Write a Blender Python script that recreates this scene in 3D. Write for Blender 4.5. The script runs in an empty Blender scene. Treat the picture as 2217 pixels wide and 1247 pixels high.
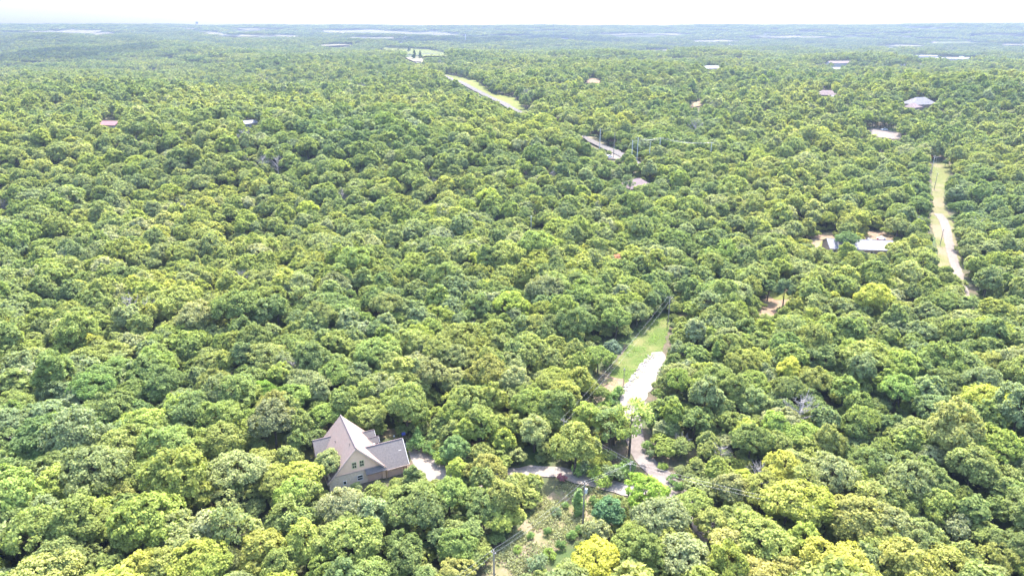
import bpy, bmesh, math, random
import numpy as np
from mathutils import Vector, Matrix

random.seed(7)
rng = np.random.default_rng(11)
sc = bpy.context.scene
C = sc.collection

# ------------------------------------------------------------------ camera
CAM_H, FPX, PITCH = 88.0, 1497.0, math.radians(20.9)      # FPX: focal length in pixels of a 2217 px wide frame
cam_d = bpy.data.cameras.new('camera'); cam = bpy.data.objects.new('camera', cam_d); C.objects.link(cam)
cam.location = (0, 0, CAM_H); cam.rotation_euler = (math.pi/2 - PITCH, 0, 0)
cam_d.sensor_width = 36.0; cam_d.lens = 36.0*FPX/2217.0
cam_d.clip_start = 1.0; cam_d.clip_end = 80000.0
sc.camera = cam

# ------------------------------------------------------------------ sky, sun, exposure
SUN_EL, SUN_AZ = math.radians(57), math.radians(15)        # azimuth from +Y towards +X
w = bpy.data.worlds.new('World'); sc.world = w; w.use_nodes = True
nt = w.node_tree; nt.nodes.clear()
bg = nt.nodes.new('ShaderNodeBackground'); wo = nt.nodes.new('ShaderNodeOutputWorld')
sk = nt.nodes.new('ShaderNodeTexSky'); sk.sky_type = 'NISHITA'; sk.sun_disc = False
sk.sun_elevation = SUN_EL; sk.sun_rotation = SUN_AZ; sk.altitude = 300; sk.air_density = 1.0; sk.dust_density = 3.0; sk.ozone_density = 1.5
bg.inputs['Strength'].default_value = 0.15
nt.links.new(sk.outputs[0], bg.inputs[0]); nt.links.new(bg.outputs[0], wo.inputs[0])
to_sun = Vector((math.sin(SUN_AZ)*math.cos(SUN_EL), math.cos(SUN_AZ)*math.cos(SUN_EL), math.sin(SUN_EL)))
sd = bpy.data.lights.new('sun', 'SUN'); sd.energy = 2.1; sd.angle = math.radians(0.6); sd.color = (1.0, 0.955, 0.88)
sun = bpy.data.objects.new('sun', sd); C.objects.link(sun)
sun.rotation_euler = to_sun.to_track_quat('Z', 'Y').to_euler(); sun.location = (0, 0, 2000)
sc.view_settings.view_transform = 'Standard'; sc.view_settings.look = 'None'
sc.view_settings.gamma = 1.0; sc.view_settings.use_curve_mapping = False
sc.view_settings.exposure = 3.1
cy = sc.cycles
cy.max_bounces = 7; cy.diffuse_bounces = 4; cy.glossy_bounces = 1; cy.transmission_bounces = 5; cy.volume_bounces = 0
cy.transparent_max_bounces = 8; cy.caustics_reflective = False; cy.caustics_refractive = False
cy.use_denoising = True; cy.denoiser = 'OPENIMAGEDENOISE'; cy.denoising_prefilter = 'FAST'; cy.sample_clamp_indirect = 6.0

# ------------------------------------------------------------------ terrain height and pixel <-> place
def sstep(a, b, x):
    t = np.clip((x-a)/(b-a), 0, 1); return t*t*(3-2*t)
def hgt(x, y):
    x = np.asarray(x, float); y = np.asarray(y, float)
    d = np.hypot(x, y)
    n = (5*np.sin(x/310+1.3)*np.cos(y/270+.4) + 4*np.sin((x+y)/190+2.1) + 3*np.sin((x-1.6*y)/140)
         + 9*np.sin(x/900+y/1300+.7) + 8*np.cos(y/760-x/1700))
    z = (n*1.5 + 4.5*np.sin(x/62+y/95+.6)*sstep(420, 900, d) + 4*np.sin(y/58-x/150))*sstep(300, 900, d)
    z = z + 21*np.exp(-((x+150)/260)**2)*sstep(290, 430, y)*(1-sstep(520, 900, y))
    z = z + 9*np.exp(-((x-90)/170)**2)*sstep(560, 660, y)*(1-sstep(760, 1200, y))
    far = sstep(4300, 6100, d)
    z = z*(1-far) + far*(60 + 4*np.sin(x/900+.5)*np.cos(y/1300) + 3*np.sin(x/260+1) + 2*np.sin(x/117) + 9*np.exp(-((x+3600)/2000)**2) + 11*np.exp(-((x-4000)/2000)**2))
    return z
CP, SP = math.cos(PITCH), math.sin(PITCH)
def ray(px, py):
    a = (px-1108.5)/FPX; b = -(py-623.5)/FPX
    return (a, CP+b*SP, -SP+b*CP)
def at(px, py, up=0.0):
    """place on (or `up` metres above) the ground that the photograph shows at a pixel"""
    r = ray(px, py)
    if r[2] > -0.0025: r = (r[0], r[1], -0.0025)
    z = up; t = (z-CAM_H)/r[2]
    lo = 40.0
    ts = np.geomspace(40, 40000, 1500)
    zz = CAM_H + r[2]*ts - up - hgt(r[0]*ts, r[1]*ts)
    k = np.argmax(zz < 0)
    if zz[k] < 0 and k > 0:
        t0, t1 = ts[k-1], ts[k]
        for _ in range(30):
            tm = .5*(t0+t1)
            if CAM_H + r[2]*tm - up - float(hgt(r[0]*tm, r[1]*tm)) < 0: t1 = tm
            else: t0 = tm
        t = t1
    return Vector((r[0]*t, r[1]*t, CAM_H + r[2]*t))
def proj(x, y, z):
    z = z-CAM_H
    d = y*CP-z*SP; u = y*SP+z*CP
    return 1108.5+FPX*x/d, 623.5-FPX*u/d
def inpoly(X, Y, poly):
    ins = np.zeros(np.shape(X), bool); n = len(poly); j = n-1
    for i in range(n):
        xi, yi = poly[i]; xj, yj = poly[j]
        if yi != yj:
            c = ((yi > Y) != (yj > Y)) & (X < (xj-xi)*(Y-yi)/(yj-yi)+xi)
            ins ^= c
        j = i
    return ins

# ------------------------------------------------------------------ materials
MATS = {}
def mat(name, col, rough=0.8, col2=None, scale=1.0, detail=4, bump=0.0, metal=0.0, spec=0.3, col3=None, scale3=.1):
    m = bpy.data.materials.new(name); m.use_nodes = True; MATS[name] = m
    t = m.node_tree; b = t.nodes['Principled BSDF']
    b.inputs['Roughness'].default_value = rough; b.inputs['Metallic'].default_value = metal
    b.inputs['Specular IOR Level'].default_value = spec
    b.inputs['Base Color'].default_value = (*col, 1)
    if col2 is not None:
        tc = t.nodes.new('ShaderNodeTexCoord')
        n = t.nodes.new('ShaderNodeTexNoise'); n.inputs['Scale'].default_value = scale; n.inputs['Detail'].default_value = detail; n.inputs['Roughness'].default_value = .65
        t.links.new(tc.outputs['Object'], n.inputs['Vector'])
        r = t.nodes.new('ShaderNodeMapRange'); r.inputs['From Min'].default_value = .36; r.inputs['From Max'].default_value = .64
        t.links.new(n.outputs['Fac'], r.inputs['Value'])
        x = t.nodes.new('ShaderNodeMix'); x.data_type = 'RGBA'
        x.inputs['A'].default_value = (*col, 1); x.inputs['B'].default_value = (*col2, 1)
        t.links.new(r.outputs[0], x.inputs['Factor'])
        out = x.outputs['Result']
        if col3 is not None:
            n3 = t.nodes.new('ShaderNodeTexNoise'); n3.inputs['Scale'].default_value = scale3; n3.inputs['Detail'].default_value = 5
            t.links.new(tc.outputs['Object'], n3.inputs['Vector'])
            r3 = t.nodes.new('ShaderNodeMapRange'); r3.inputs['From Min'].default_value = .45; r3.inputs['From Max'].default_value = .62
            t.links.new(n3.outputs['Fac'], r3.inputs['Value'])
            x3 = t.nodes.new('ShaderNodeMix'); x3.data_type = 'RGBA'; x3.inputs['B'].default_value = (*col3, 1)
            t.links.new(out, x3.inputs['A']); t.links.new(r3.outputs[0], x3.inputs['Factor']); out = x3.outputs['Result']
        t.links.new(out, b.inputs['Base Color'])
        if bump:
            bp = t.nodes.new('ShaderNodeBump'); bp.inputs['Strength'].default_value = bump; bp.inputs['Distance'].default_value = .15
            t.links.new(n.outputs['Fac'], bp.inputs['Height']); t.links.new(bp.outputs[0], b.inputs['Normal'])
    return m
mat('floor_litter', (.10, .075, .055), .95, (.055, .06, .03), .35, 8, .6, spec=.1, col3=(.05, .075, .025), scale3=.06)
mat('gravel', (.215, .192, .172), .95, (.145, .128, .112), 2.2, 9, .4, spec=.1, col3=(.20, .165, .135), scale3=.35)
mat('lane_gravel', (.165, .14, .122), .95, (.13, .11, .094), 1.5, 9, .3, spec=.1)
mat('asphalt_grey', (.10, .088, .082), .9, (.08, .072, .068), .8, 8, .1, spec=.15)
mat('road_chip', (.13, .108, .097), .9, (.10, .084, .077), 1.1, 9, .2, spec=.15, col3=(.155, .135, .122), scale3=.25)
mat('grass_green', (.078, .102, .027), .95, (.055, .080, .02), 1.2, 9, .6, spec=.05, col3=(.115, .115, .045), scale3=.12)
mat('verge_grass', (.115, .115, .042), .95, (.085, .10, .03), .5, 9, .4, spec=.05, col3=(.15, .125, .078), scale3=.05)
mat('grass_dry', (.155, .122, .075), .95, (.085, .098, .034), .55, 9, .7, spec=.05, col3=(.19, .15, .105), scale3=.16)
mat('soil_tan', (.21, .145, .10), .95, (.14, .095, .066), .8, 8, .5, spec=.05, col3=(.16, .135, .078), scale3=.2)
mat('hay_field', (.12, .128, .036), .95, (.098, .11, .03), .02, 6, .2, spec=.05)
mat('pale_field', (.20, .172, .12), .95, (.155, .145, .09), .006, 6, .1, spec=.05)
mat('bark', (.085, .065, .05), .9, (.05, .04, .032), 3.0, 4, .4, spec=.1)
mat('dead_wood', (.30, .275, .26), .9, (.20, .18, .17), 2.0, 4, .3, spec=.1)
mat('shingle_brown', (.20, .148, .128), .9, (.158, .117, .102), 2.6, 8, .25, spec=.15, col3=(.175, .134, .117), scale3=.5)
mat('shingle_shade_tone', (.145, .126, .118), .9, (.108, .095, .09), 3.0, 8, .25, spec=.15)  # brown shingle again, its colour greyed for slopes facing away from the sun
mat('ridge_shingle', (.17, .13, .13), .9, spec=.15)
mat('stucco', (.68, .46, .32), .9, (.62, .42, .29), 1.4, 7, .15, spec=.1)
mat('stone', (.60, .47, .33), .9, (.46, .35, .24), 2.4, 5, .6, spec=.1, col3=(.52, .42, .31), scale3=1.1)
mat('trim', (.40, .29, .235), .8, spec=.2)
mat('white_trim', (.62, .58, .52), .7, spec=.2)
mat('cream_frame', (.50, .45, .26), .6, spec=.3)
mat('pane', (.03, .035, .03), .12, spec=.6)
mat('garage_door', (.46, .31, .23), .7, (.42, .28, .21), 1.5, 4, .1, spec=.2)
mat('timber', (.28, .17, .10), .8, (.20, .12, .07), 3, 4, .2, spec=.2)
mat('brick_red', (.22, .10, .075), .9, (.16, .075, .06), 4, 4, .3, spec=.1)
mat('vent_pipe', (.09, .085, .085), .5, spec=.4)
mat('metal_grey', (.14, .138, .152), .75, (.118, .117, .132), .6, 3, 0, spec=.4, metal=.1)
mat('roof_red', (.24, .10, .10), .7, (.20, .085, .085), .8, 4, .1, spec=.3)
mat('roof_mauve', (.165, .12, .118), .85, (.13, .098, .097), .8, 5, .15, spec=.2)
mat('roof_slate', (.15, .142, .152), .85, (.12, .115, .125), .8, 5, .15, spec=.2)
mat('roof_white', (.20, .20, .205), .7, (.165, .165, .172), .3, 4, 0, spec=.3)
mat('wall_tan', (.25, .195, .15), .9, (.21, .165, .127), .9, 5, .1, spec=.1)
mat('wall_white', (.34, .33, .32), .8, (.29, .28, .27), .5, 4, .05, spec=.2)
mat('pole_wood', (.24, .21, .185), .9, (.17, .145, .125), 2.2, 5, .3, spec=.1)
mat('galvanised', (.42, .43, .44), .5, metal=.4, spec=.5)
mat('wire', (.33, .33, .33), .5, metal=.3, spec=.4)
mat('insulator', (.45, .43, .40), .3, spec=.5)
mat('car_white', (.70, .70, .70), .35, spec=.5)
mat('car_red', (.25, .035, .03), .35, spec=.5)
mat('car_dark', (.04, .045, .055), .35, spec=.5)
mat('glass_dark', (.02, .025, .03), .08, spec=.6)
mat('tyre', (.02, .02, .02), .9, spec=.2)
mat('blue_board', (.05, .075, .26), .5, spec=.4)
mat('black_paint', (.02, .02, .022), .5, spec=.3)
mat('rust', (.20, .075, .055), .9, (.13, .05, .04), 2, 4, .2, spec=.1)
mat('red_vinyl', (.45, .05, .05), .5, spec=.4)
mat('yellow_vinyl', (.60, .36, .04), .5, spec=.4)
mat('white_vinyl', (.72, .72, .70), .5, spec=.4)
mat('mast_paint', (.16, .15, .15), .6, metal=.2, spec=.4)
mat('cloud_white', (.80, .80, .80), 1.0, spec=0)
mat('stone_block', (.40, .35, .31), .95, (.28, .24, .21), 1.8, 5, .4, spec=.1)

def foliage(name, stops, trans=.36, gloss=.06):
    """leaf material: one colour for each tree (its object colour, or a random pick for the trees of a wood), small change from leaf to leaf"""
    m = bpy.data.materials.new(name); m.use_nodes = True; MATS[name] = m
    t = m.node_tree; t.nodes.clear(); N = t.nodes.new; L = t.links.new
    out = N('ShaderNodeOutputMaterial'); oi = N('ShaderNodeObjectInfo')
    tv = N('ShaderNodeAttribute'); tv.attribute_name = 'treev'
    lv = N('ShaderNodeAttribute'); lv.attribute_name = 'leafv'
    ad = N('ShaderNodeMath'); ad.operation = 'ADD'; fr = N('ShaderNodeMath'); fr.operation = 'FRACT'
    L(oi.outputs['Random'], ad.inputs[0]); L(tv.outputs['Fac'], ad.inputs[1]); L(ad.outputs[0], fr.inputs[0])
    rp = N('ShaderNodeValToRGB'); L(fr.outputs[0], rp.inputs[0])
    e = rp.color_ramp.elements
    e[0].position, e[0].color = stops[0][0], (*stops[0][1], 1)
    e[1].position, e[1].color = stops[-1][0], (*stops[-1][1], 1)
    for p, c in stops[1:-1]:
        k = e.new(p); k.color = (*c, 1)
    mx = N('ShaderNodeMix'); mx.data_type = 'RGBA'
    L(oi.outputs['Alpha'], mx.inputs['Factor']); L(oi.outputs['Color'], mx.inputs['A']); L(rp.outputs[0], mx.inputs['B'])
    ge = N('ShaderNodeNewGeometry'); ns = N('ShaderNodeTexNoise'); ns.inputs['Scale'].default_value = .011; ns.inputs['Detail'].default_value = 4; L(ge.outputs['Position'], ns.inputs['Vector'])
    nm = N('ShaderNodeMapRange'); nm.inputs['From Min'].default_value = .36; nm.inputs['From Max'].default_value = .64; L(ns.outputs['Fac'], nm.inputs['Value'])
    st = N('ShaderNodeMix'); st.data_type = 'RGBA'; st.inputs['A'].default_value = (.78, .86, .95, 1); st.inputs['B'].default_value = (1.18, 1.10, 1.0, 1); L(nm.outputs[0], st.inputs['Factor'])
    sm = N('ShaderNodeVectorMath'); sm.operation = 'MULTIPLY'; L(mx.outputs['Result'], sm.inputs[0]); L(st.outputs['Result'], sm.inputs[1])
    mr = N('ShaderNodeMapRange'); mr.inputs['To Min'].default_value = .62; mr.inputs['To Max'].default_value = 1.42
    L(lv.outputs['Fac'], mr.inputs['Value'])
    vm = N('ShaderNodeVectorMath'); vm.operation = 'SCALE'; tn = N('ShaderNodeVectorMath'); tn.operation = 'MULTIPLY'; tn.inputs[1].default_value = (1.16, 1.12, 1.6); L(sm.outputs[0], tn.inputs[0]); L(tn.outputs[0], vm.inputs[0]); L(mr.outputs[0], vm.inputs['Scale'])
    df = N('ShaderNodeBsdfDiffuse'); L(vm.outputs[0], df.inputs['Color'])
    tm = N('ShaderNodeVectorMath'); tm.operation = 'MULTIPLY'; tm.inputs[1].default_value = (.95, .96, .55); L(vm.outputs[0], tm.inputs[0])
    tr = N('ShaderNodeBsdfTranslucent'); L(tm.outputs[0], tr.inputs['Color'])
    ms = N('ShaderNodeAddShader'); L(df.outputs[0], ms.inputs[0]); L(tr.outputs[0], ms.inputs[1])
    L(ms.outputs[0], out.inputs['Surface'])
    return m
foliage('leaf', [(0, (.100, .125, .026)), (.14, (.120, .140, .036)), (.28, (.090, .118, .028)), (.42, (.130, .145, .028)), (.56, (.110, .132, .042)),
                 (.70, (.080, .105, .028)), (.82, (.122, .150, .026)), (.90, (.145, .158, .060)), (.95, (.152, .172, .030)), (1, (.100, .125, .026))])

# ------------------------------------------------------------------ object helpers
def link(name, me, m=None, parent=None):
    o = bpy.data.objects.new(name, me); C.objects.link(o)
    if me is not None and m is not None and len(me.materials) == 0: me.materials.append(MATS[m])
    if parent is not None: o.parent = parent
    return o
def tag(o, label, cat, group=None):
    o['label'] = label; o['category'] = cat
    if group: o['group'] = group
    return o
def struct(o, kind='structure'):
    o['kind'] = kind; return o
def thing(name, loc, label, cat, rz=0.0, group=None):
    o = bpy.data.objects.new(name, None); C.objects.link(o); o.empty_display_size = 1
    o.location = loc; o.rotation_euler = (0, 0, rz)
    return tag(o, label, cat, group)
class MB:
    def __init__(s): s.v = []; s.f = []
    def add(s, vs, fs):
        k = len(s.v); s.v += [tuple(p) for p in vs]; s.f += [tuple(i+k for i in f) for f in fs]; return s
    def box(s, a, b):
        x0, y0, z0 = a; x1, y1, z1 = b
        return s.add([(x0,y0,z0),(x1,y0,z0),(x1,y1,z0),(x0,y1,z0),(x0,y0,z1),(x1,y0,z1),(x1,y1,z1),(x0,y1,z1)],
                     [(0,3,2,1),(4,5,6,7),(0,1,5,4),(1,2,6,5),(2,3,7,6),(3,0,4,7)])
    def tube(s, pts, rad, n=6, cap=True):
        pts = [Vector(p) for p in pts]; k0 = len(s.v)
        if not hasattr(rad, '__len__'): rad = [rad]*len(pts)
        for i, p in enumerate(pts):
            d = (pts[min(i+1, len(pts)-1)]-pts[max(i-1, 0)]).normalized()
            a = d.orthogonal().normalized() if abs(d.z) > .99 else Vector((0,0,1)).cross(d).normalized()
            b = d.cross(a)
            for j in range(n):
                t = 2*math.pi*j/n
                s.v.append(tuple(p+(a*math.cos(t)+b*math.sin(t))*rad[i]))
        for i in range(len(pts)-1):
            for j in range(n):
                s.f.append((k0+i*n+j, k0+i*n+(j+1)%n, k0+(i+1)*n+(j+1)%n, k0+(i+1)*n+j))
        if cap:
            s.f.append(tuple(k0+j for j in range(n))[::-1]); s.f.append(tuple(k0+(len(pts)-1)*n+j for j in range(n)))
        return s
    def slab(s, quad, th):
        """a sloping plate: four corners of its top face, thickness downwards"""
        q = [Vector(p) for p in quad]; n = (q[1]-q[0]).cross(q[-1]-q[0]).normalized()
        if n.z < 0: n = -n
        k = len(q); lo = [p-n*th for p in q]
        return s.add(q+lo, [tuple(range(k)), tuple(range(2*k-1, k-1, -1))]+[(i, i+k, (i+1)%k+k, (i+1)%k) for i in range(k)])
    def prism(s, prof, axis0, axis1, d0, d1):
        """extrude a 2-D outline of (a, z) from d0 to d1; axis0 'x' means a runs along x and the prism along y"""
        k = len(prof)
        f = (lambda a, z, d: (a, d, z)) if axis0 == 'x' else (lambda a, z, d: (d, a, z))
        return s.add([f(a, z, d0) for a, z in prof]+[f(a, z, d1) for a, z in prof],
                     [tuple(range(k)), tuple(range(2*k-1, k-1, -1))]+[(i, i+k, (i+1)%k+k, (i+1)%k) for i in range(k)])
    def mesh(s, name, smooth=False):
        me = bpy.data.meshes.new(name); me.from_pydata(s.v, [], s.f)
        bm = bmesh.new(); bm.from_mesh(me); bmesh.ops.recalc_face_normals(bm, faces=bm.faces); bm.to_mesh(me); bm.free()
        if smooth: me.polygons.foreach_set('use_smooth', [True]*len(me.polygons))
        me.update(); return me
    def build(s, name, m, parent=None, smooth=False):
        return link(name, s.mesh(name, smooth), m, parent)

# ------------------------------------------------------------------ ground sheet
def ground():
    ang = np.concatenate([np.arange(-180, -48, 6), np.arange(-48, 48, .8), np.arange(48, 180, 6)])
    ang = np.radians(ang); rad = np.concatenate([[4], np.geomspace(30, 6600, 160)])
    A, R = np.meshgrid(ang, rad); X = np.sin(A)*R; Y = np.cos(A)*R; Z = hgt(X, Y)
    na, nr = len(ang), len(rad)
    v = np.column_stack([X.ravel(), Y.ravel(), Z.ravel()])
    v = np.vstack([v, [[0, 0, 0]]])
    f = []
    for i in range(nr-1):
        for j in range(na):
            k = (j+1) % na; f.append((i*na+j, i*na+k, (i+1)*na+k, (i+1)*na+j))
    c = len(v)-1
    for j in range(na): f.append((c, (j+1) % na, j))
    me = bpy.data.meshes.new('ground'); me.from_pydata(v.tolist(), [], f)
    bm = bmesh.new(); bm.from_mesh(me); bmesh.ops.recalc_face_normals(bm, faces=bm.faces); bm.to_mesh(me); bm.free()
    return struct(link('ground', me, 'floor_litter'))
ground()

def smooth_jitter(pts, amp, step, seed, closed=True):
    r = random.Random(seed); out = []
    n = len(pts)
    for i in range(n if closed else n-1):
        a = Vector(pts[i]); b = Vector(pts[(i+1) % n]); L = (b-a).length; k = max(1, int(L/step))
        for q in range(k):
            p = a.lerp(b, q/k)
            out.append(Vector((p.x+r.uniform(-amp, amp), p.y+r.uniform(-amp, amp))))
    if not closed: out.append(Vector(pts[-1]))
    return out
def sheet(name, pts, m, off, amp=.35, step=1.6, cell=None, seed=1):
    """a sheet draped on the ground inside an outline of world (x, y) points"""
    P = smooth_jitter([p[:2] for p in pts], amp, step, seed)
    bm = bmesh.new()
    vs = [bm.verts.new((p.x, p.y, 0)) for p in P]
    es = [bm.edges.new((vs[i], vs[(i+1) % len(vs)])) for i in range(len(vs))]
    bmesh.ops.triangle_fill(bm, edges=es, use_beauty=True)
    xs = [p.x for p in P]; ys = [p.y for p in P]
    if cell:
        for x in np.arange(min(xs)+cell, max(xs), cell):
            bmesh.ops.bisect_plane(bm, geom=bm.verts[:]+bm.edges[:]+bm.faces[:], plane_co=(x, 0, 0), plane_no=(1, 0, 0))
        for y in np.arange(min(ys)+cell, max(ys), cell):
            bmesh.ops.bisect_plane(bm, geom=bm.verts[:]+bm.edges[:]+bm.faces[:], plane_co=(0, y, 0), plane_no=(0, 1, 0))
    for v in bm.verts: v.co.z = float(hgt(v.co.x, v.co.y))+off
    bmesh.ops.recalc_face_normals(bm, faces=bm.faces)
    if bm.faces and sum(f.normal.z for f in bm.faces) < 0: bmesh.ops.reverse_faces(bm, faces=bm.faces)
    me = bpy.data.meshes.new(name); bm.to_mesh(me); bm.free()
    return struct(link(name, me, m))
def ribbon(line, width):
    P = [Vector(p[:2]) for p in line]; Lh = []; Rh = []
    for i, p in enumerate(P):
        d = (P[min(i+1, len(P)-1)]-P[max(i-1, 0)]).normalized(); n = Vector((-d.y, d.x))
        wv = width[i] if hasattr(width, '__len__') else width
        Lh.append(p+n*wv/2); Rh.append(p-n*wv/2)
    return Lh+Rh[::-1]

LIT = [[(1345,835),(1372,785),(1405,742),(1432,694),(1448,692),(1436,765),(1400,850),(1370,880)], [(884,968),(905,972),(960,1012),(955,1036),(900,1005)], [(1208,1018),(1352,1052),(1352,1064),(1208,1030)], [(1378,965),(1392,965),(1460,1050),(1450,1062),(1385,990)], [(2030,580),(2020,500),(2020,360),(2050,360),(2044,440),(2066,490),(2078,590)], [(1090,1240),(1190,1130),(1240,1080),(1290,1070),(1260,1140),(1180,1195)]]
SEE = []        # (outline in photo pixels, distance up to which trees must keep out of it)
FOOT = []       # outlines on the ground where no tree grows
def px_sheet(name, poly, m, off, see=True, ymax=1e9, amp=.35, step=1.6, cell=None, seed=1):
    pts = [at(*p) for p in poly]
    if see: SEE.append((poly, ymax))
    return sheet(name, pts, m, off, amp, step, cell, seed)

SEE += [([(1418,690),(1424,640),(1470,636),(1466,690)], 196), ([(1214,918),(1214,902),(1236,902),(1236,918)], 124), ([(1356,1030),(1358,994),(1374,994),(1374,1030)], 111), ([(1256,1140),(1256,1036),(1282,1036),(1276,1140)], 104), ([(1060,1247),(1060,1186),(1080,1186),(1080,1247)], 86)]
# near: power-line clearing, lawns, drives and roads round the house
px_sheet('rough_grass_clearing', [(1010,1300),(1062,1205),(1112,1150),(1150,1120),(1178,1075),(1222,1048),(1300,1062),(1305,1088),(1275,1128),(1262,1150),(1215,1182),(1170,1205),(1140,1235),(1085,1300)], 'grass_dry', .03, amp=.6, seed=2)
px_sheet('lawn', [(1322,846),(1316,812),(1340,772),(1372,738),(1398,702),(1418,682),(1455,678),(1452,700),(1442,735),(1430,765),(1400,800),(1362,842)], 'grass_green', .03, see=False, amp=.6, seed=3)  # outline cut to the lit grass; brown litter beside it also carries the shade
SEE.append(([(1290,800),(1300,748),(1350,732),(1392,702),(1418,684),(1453,680),(1452,700),(1440,735),(1428,765),(1400,800),(1362,842),(1330,848),(1304,830)], 1e9))
px_sheet('dirt_patch', [(1300,832),(1318,816),(1350,820),(1362,845),(1345,858),(1312,850)], 'soil_tan', .06, see=False, amp=.5, seed=4)
px_sheet('rough_verge', [(1228,925),(1250,885),(1278,862),(1296,850),(1330,852),(1300,880),(1268,915)], 'grass_dry', .045, see=False, amp=.6, seed=5)
SEE.append(([(1238,908),(1262,878),(1290,858),(1300,862),(1262,900),(1250,915)], 1e9))
px_sheet('gravel_pad', [(1340,866),(1352,838),(1372,808),(1396,778),(1412,764),(1434,762),(1441,776),(1432,800),(1418,826),(1404,852),(1392,880),(1378,902),(1356,900)], 'gravel', .09, amp=.45, seed=6)
road_px = [(1560,1190),(1510,1118),(1464,1062),(1430,1028),(1400,1000),(1384,978),(1375,955),(1370,925),(1372,895),(1380,868)]
road_pts = [at(*p) for p in road_px]
ROAD = ribbon(road_pts, [4.4,4.4,4.6,4.6,4.4,4.2,4.0,4.2,4.4,4.8]); sheet('chip_seal_road', ROAD, 'road_chip', .13, amp=.16, step=1.2, seed=7); FOOT.append((ROAD, 1.2))
SEE.append(([(1373,962),(1392,962),(1410,980),(1440,1005),(1462,1045),(1468,1062),(1452,1062),(1425,1040),(1395,1012),(1380,990)], 1e9))
SEE.append(([(1352,868),(1385,868),(1382,890),(1362,890)], 1e9))
side_px = [(1500,1108),(1425,1080),(1352,1060),(1290,1044),(1240,1032),(1205,1022),(1150,1020),(1090,1030),(1030,1045),(985,1050)]
SIDE = ribbon([at(*p) for p in side_px], 3.8); sheet('gravel_lane', SIDE, 'gravel', .17, amp=.2, step=1.2, seed=8); FOOT.append((SIDE, .6))
SEE.append(([(1205,1016),(1262,1026),(1352,1050),(1354,1066),(1270,1052),(1205,1032)], 1e9))
drive_px = [(876,956),(902,962),(940,985),(965,1012),(1000,1040),(1010,1062),(975,1092),(905,1096),(842,1090),(828,1066),(852,1048),(884,1040),(902,1026),(893,1000),(882,975)]
DRIVE = [at(*p) for p in drive_px]; px_sheet('driveway', drive_px, 'gravel', .05, see=False, amp=.35, seed=9); FOOT.append(([at(*p) for p in ((876,956),(902,962),(940,985),(965,1012),(985,1040),(960,1052),(905,1045),(893,1000),(882,975))], .5))
SEE.append(([(876,956),(902,962),(940,985),(962,1012),(957,1036),(930,1030),(893,1000),(882,975)], 1e9))
px_sheet('yard_grass', [(812,932),(850,928),(880,932),(905,952),(960,985),(1000,1010),(985,1030),(940,985),(902,962),(878,958),(860,950),(815,950)], 'grass_dry', .025, see=False, amp=.4, seed=10)
SEE.append(([(872,948),(885,944),(905,955),(955,984),(950,992),(905,968)], 140))
px_sheet('side_yard', [(578,985),(583,940),(600,930),(640,930),(680,955),(680,990),(640,990),(600,995)], 'grass_green', .025, see=False, amp=.4, seed=11)
SEE.append(([(583,975),(586,940),(602,936),(610,965),(604,978)], 1e9))

# middle distance, right: straight lane with mown verge and the yard of the grey-roofed house
px_sheet('mown_verge', [(2026,640),(2030,580),(2029,540),(2021,505),(2012,482),(2020,455),(2018,420),(2017,385),(2019,352),(2052,352),(2062,368),(2052,385),(2044,410),(2042,440),(2052,462),(2066,485),(2070,520),(2079,560),(2084,605),(2086,640)], 'verge_grass', .16, see=False, amp=.5, step=3, cell=30, seed=12)
SEE.append(([(2031,570),(2029,540),(2021,505),(2012,482),(2020,455),(2018,420),(2017,385),(2019,352),(2052,352),(2062,368),(2052,385),(2044,410),(2042,440),(2052,462),(2066,485),(2070,520),(2078,560),(2082,598),(2074,598),(2058,572)], 1e9))
lane_px = [(2100,680),(2085,632),(2073,592),(2063,560),(2055,530),(2050,502),(2043,478),(2031,464)]
LANE = ribbon([at(*p) for p in lane_px], [3.4,3.4,3.4,3.4,3.4,3.6,4.0,4.0]); sheet('gravel_lane', LANE, 'lane_gravel', .3, amp=.2, step=2.5, cell=30, seed=13); FOOT.append((LANE, 2.0))
px_sheet('leaf_litter_yard', [(1752,560),(1756,512),(1790,503),(1840,508),(1900,500),(1942,512),(1940,545),(1900,590),(1800,590)], 'soil_tan', .1, see=False, amp=.8, step=3, cell=25, seed=14)
SEE.append(([(1757,524),(1765,508),(1803,504),(1812,520),(1800,524),(1790,535),(1775,538)], 1e9)); SEE.append(([(1868,524),(1870,512),(1900,504),(1936,512),(1932,524),(1924,530)], 1e9))
px_sheet('sunlit_grass_patch', [(1772,532),(1778,523),(1790,524),(1790,538),(1776,540)], 'hay_field', .2, see=False, amp=.3, step=2, cell=20, seed=15)
px_sheet('side_yard', [(1648,690),(1640,668),(1662,640),(1666,616),(1700,614),(1734,622),(1730,640),(1712,660),(1682,690)], 'soil_tan', .05, see=False, amp=.5, seed=16)
SEE.append(([(1664,650),(1668,620),(1690,618),(1726,626),(1720,640),(1705,650),(1690,656),(1676,668)], 1e9)); SEE.append(([(1650,680),(1652,670),(1676,674),(1680,682)], 1e9))
px_sheet('sunlit_grass_patch', [(1664,642),(1667,626),(1690,624),(1700,634),(1716,636),(1712,648),(1680,650)], 'hay_field', .1, see=False, amp=.3, seed=17)
px_sheet('gravel_lot', [(1880,287),(1888,279),(1915,280),(1950,291),(1950,302),(1935,303),(1900,298)], 'lane_gravel', .4, amp=1, step=5, cell=20, seed=18)
px_sheet('sunlit_grass_patch', [(1150,500),(1158,492),(1172,490),(1172,503),(1162,506)], 'grass_green', .15, amp=.4, step=2, cell=20, seed=19)
px_sheet('sunlit_grass_patch', [(596,372),(616,366),(618,376),(600,378)], 'hay_field', .35, amp=.6, step=3, cell=20, seed=20)
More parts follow.
